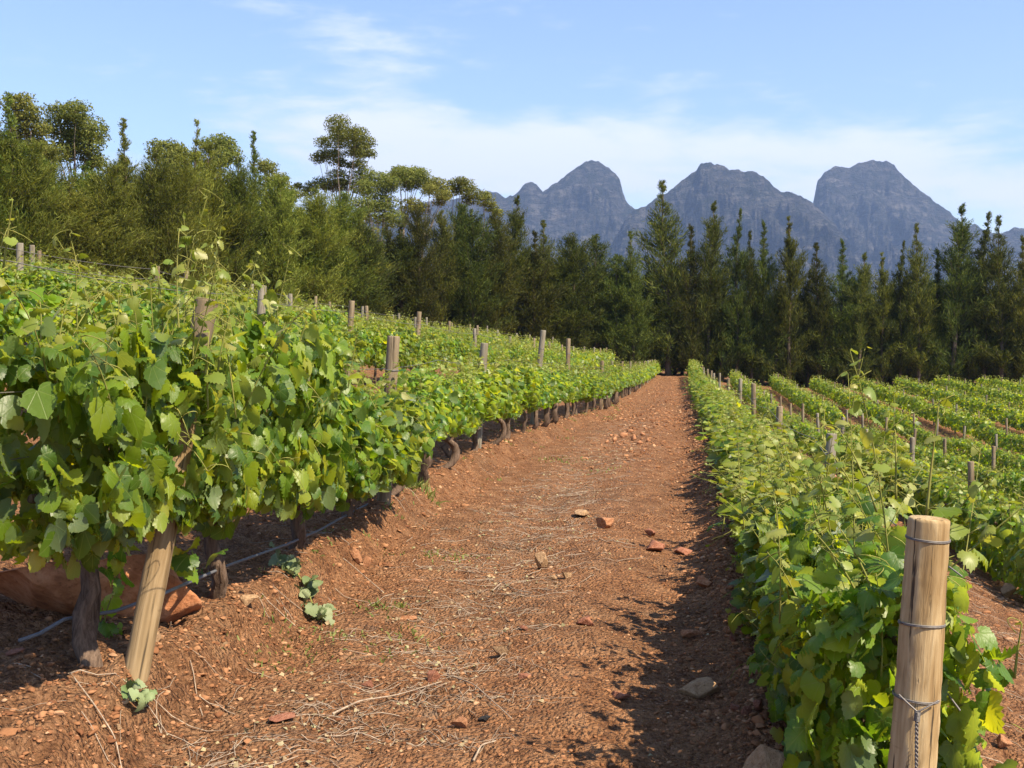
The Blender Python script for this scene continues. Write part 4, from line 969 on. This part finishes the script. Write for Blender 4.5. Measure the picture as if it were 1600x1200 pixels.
i = 0
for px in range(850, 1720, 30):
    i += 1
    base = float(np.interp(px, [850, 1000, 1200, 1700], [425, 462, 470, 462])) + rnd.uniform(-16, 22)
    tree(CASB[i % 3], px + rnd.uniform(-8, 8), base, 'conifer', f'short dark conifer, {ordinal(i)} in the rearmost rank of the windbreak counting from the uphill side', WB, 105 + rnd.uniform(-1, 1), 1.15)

i = 0
for px in range(-50, 570, 36):
    i += 1
    tree(CASL[(i * 3) % 4], px + rnd.uniform(-8, 8), float(np.interp(px, [-50, 60, 150, 300, 430, 570], [215, 235, 262, 258, 300, 352])) + rnd.uniform(-14, 22), 'conifer', f'olive conifer, {ordinal(i)} in the back rank of the uphill windbreak counting down from the top', WB, y_line(px) + rnd.uniform(2.5, 4.5), 1.0)

def gum(puffs, Y, base_px, label, leafn=300, forks=True, seed=0, ht_spread=1.0, name='gum_tree', leaf=0.115, fat=1.30):
    """crown clumps given where they stand in the photograph, each with its own depth"""
    rng = np.random.default_rng(seed); g = Geo(); gt = Geo()
    b = at_depth(base_px, 540, Y); gz = float(height(b[0], Y)); root = np.array([b[0], Y, gz])
    C = []
    for px, py, rp in puffs:
        r = rp * fat / FPX * Y; p = at_depth(px, py, Y); p[1] += rng.normal(0, 1.0) * r * 0.9; C.append((p - root, r))
    cen = np.mean([c for c, _ in C], 0); low = min(c[2] for c, _ in C)
    fork = np.array([cen[0] * 0.55, cen[1] * 0.4, max(low * 0.72, 2.0)])
    k = 9; t = np.linspace(0, 1, k)[:, None]
    tr = fork * t + np.column_stack([0.2 * np.sin(t[:, 0] * 4 + seed), 0.15 * np.sin(t[:, 0] * 3), -0.2 * (1 - t[:, 0])])
    tube(gt, tr, np.linspace(0.20, 0.11, k), 8, rough=0.15, seed=seed)
    for c, r in C:
        d = c - tr[-1]; tt = np.linspace(0, 1, 8)[:, None]
        cur = tr[-1] + d * tt + np.array([0, 0, -0.10 * np.linalg.norm(d)]) * (tt * (1 - tt)) * 2 + rng.normal(0, 0.05, (8, 3)) * (tt * (1 - tt)) * 4
        tube(gt, cur, np.linspace(0.06, 0.015, 8), 5, caps=False)
        for sct in range(6):
            a = unit(rng.normal(0, 1, 3) + [0, 0, 0.3]); tube(gt, cur[-1] + np.outer([0, .5, 1], a * r * 0.75) * 1.0 + 0, [0.02, 0.012, 0.006], 3, caps=False)
        n = int(leafn * 3.4 * max(0.3, (r / 1.0) ** 1.8))
        dirs = unit(rng.normal(0, 1, (n, 3))); rad = np.where(rng.random(n) < 0.7, 1 - np.abs(rng.normal(0, 0.14, n)), rng.uniform(0.2, 0.9, n))
        lump = 1 + 0.55 * perlin(dirs[:, 0] * 2.6 + seed + c[0], dirs[:, 1] * 2.2 + dirs[:, 2] * 2, seed)
        P = c + dirs * (rad * lump)[:, None] * np.array([r * 1.15, r * 1.1, r * 0.74]); P[:, 2] -= 0.12 * r * (dirs[:, 2] < 0)
        N = dirs + rng.normal(0, 0.6, (n, 3)); T = rng.normal(0, 0.7, (n, 3)) + [0, 0, -0.7]
        put_leaves(g, L_LO, P, N, T, rng.uniform(leaf * 0.7, leaf * 1.3, n), rng)
    o = bpy.data.objects.new(name, None); COL.objects.link(o); o.location = root
    tag(o, label, 'tree', 'gum trees behind the windbreak'); obj('trunk', gt.mesh('trunk', M_GTRUNK, smooth=True), o); obj('crown', g.mesh('crown', M_EUC), o)
gum([(522, 203, 13), (540, 200, 14), (552, 212, 12), (533, 220, 14), (507, 222, 9), (506, 240, 8), (566, 213, 12), (574, 222, 10), (561, 234, 14), (548, 228, 12), (497, 246, 9), (526, 246, 12), (520, 240, 8), (581, 240, 7), (565, 256, 8), (549, 258, 6), (533, 254, 7), (488, 290, 8), (500, 283, 10), (480, 300, 9), (528, 276, 14), (520, 288, 9), (536, 288, 10), (466, 290, 5), (511, 290, 8)],
    101, 530, 'tall airy gum tree with clumped crown high above the windbreak', 420, seed=3)
gum([(570, 275, 14), (586, 282, 15), (600, 278, 14), (562, 290, 10), (575, 295, 13), (605, 292, 12), (612, 284, 10), (585, 310, 16), (570, 325, 16), (590, 330, 18), (605, 315, 12), (557, 335, 12), (615, 340, 14)], 102, 592, 'spreading gum tree beside the tall airy one, lower clumped crown', 420, seed=4)
gum([(628, 272, 12), (640, 277, 14), (652, 280, 13), (665, 286, 12), (620, 267, 9), (648, 268, 9), (660, 272, 10), (640, 290, 9)], 104, 612, 'leaning gum tree with a flat umbrella crown in front of the far peak', 420, seed=5)
gum([(680, 285, 11), (690, 296, 12), (678, 300, 10), (694, 305, 9), (672, 290, 9), (684, 312, 8), (640, 318, 12), (655, 322, 10)], 103, 645, 'gum tree with drooping clumps, next after the umbrella crowned one', 420, seed=6)
gum([(708, 288, 9), (714, 296, 8), (728, 290, 10), (736, 300, 11), (733, 312, 8), (722, 284, 8)], 105, 700, 'small gum crown standing clear of the conifers before the mountain', 420, seed=7)
gum([(762, 315, 10), (770, 325, 8), (757, 306, 8), (778, 332, 7)], 105, 742, 'smallest gum crown, closest to the mountain shoulder', 420, seed=8)
gum([(98, 178, 16), (115, 172, 18), (132, 180, 16), (105, 195, 20), (128, 198, 22), (145, 205, 16), (100, 215, 20), (120, 222, 22), (145, 228, 16), (88, 200, 14), (105, 245, 16), (130, 250, 16), (150, 250, 12), (92, 235, 12)], 70, 110, 'big round crowned gum tree above the uphill conifers', 420, seed=9)
gum([(30, 165, 14), (42, 160, 14), (55, 175, 14), (25, 185, 16), (45, 190, 18), (62, 200, 12), (40, 215, 18), (58, 225, 14), (20, 210, 16), (70, 240, 14)], 66, 45, 'dense gum tree beside the round crowned one, higher up the slope', 420, seed=10)
gum([(245, 228, 12), (258, 226, 13), (270, 232, 12), (250, 242, 12), (266, 248, 14), (276, 245, 9), (262, 262, 12), (285, 238, 9), (296, 242, 9)], 78, 262, 'grey green gum crown between two spire-topped conifers', 420, seed=11)
gum([(325, 225, 12), (338, 218, 13), (350, 224, 12), (360, 235, 11), (332, 240, 14), (352, 248, 14), (370, 248, 10), (345, 265, 14)], 80, 345, 'olive gum crown just below a spire-topped conifer', 420, seed=12)
gum([(414, 258, 10), (426, 265, 12), (432, 278, 12), (420, 282, 12), (440, 292, 10), (447, 305, 11), (455, 300, 8), (436, 310, 12)], 84, 425, 'rounded gum crown at the lower end of the uphill stretch', 420, seed=13)

# sunlit ground cover glimpsed between the trunks
def under():
    rng = np.random.default_rng(8); g = Geo(); n = 9000
    x = rng.uniform(-25, 75, n); y = rng.choice([106, 108.5, 111, 114, 118], n) + rng.normal(0, 0.3, n); z = height(x, y) + rng.uniform(0.1, 2.0, n)
    put_leaves(g, L_LO, np.column_stack([x, y, z]), rng.normal(0, 1, (n, 3)) + [0.4, -0.4, 0.5], rng.normal(0, 1, (n, 3)), rng.uniform(0.22, 0.42, n), rng)
    tag(obj('undergrowth', g.mesh('undergrowth', M_LEAF_FAR)), 'sunlit green growth behind the windbreak trunks', 'undergrowth', kind='stuff')
under()

# ------------------------------------------------------------------ haze
m, t, out = new_mat('haze_air')
pv = t.node('ShaderNodeVolumePrincipled'); pv.inputs['Color'].default_value = (0.41, 0.60, 1.0, 1); pv.inputs['Density'].default_value = 0.000095; pv.inputs['Anisotropy'].default_value = 0.2
t.l.new(pv.outputs[0], out.inputs['Volume'])
X0, X1, Y0, Y1, Z0, Z1 = -6600, 6600, -600, 6600, -8, 960
hv = np.array([(x, y, z) for z in (Z0, Z1) for y in (Y0, Y1) for x in (X0, X1)])
hf = np.array([(0, 2, 3, 1), (4, 5, 7, 6), (0, 1, 5, 4), (2, 6, 7, 3), (0, 4, 6, 2), (1, 3, 7, 5)])
tag(obj('haze', mesh_np('haze', hv, [hf], m)), 'thin bluish haze over the valley', kind='stuff')
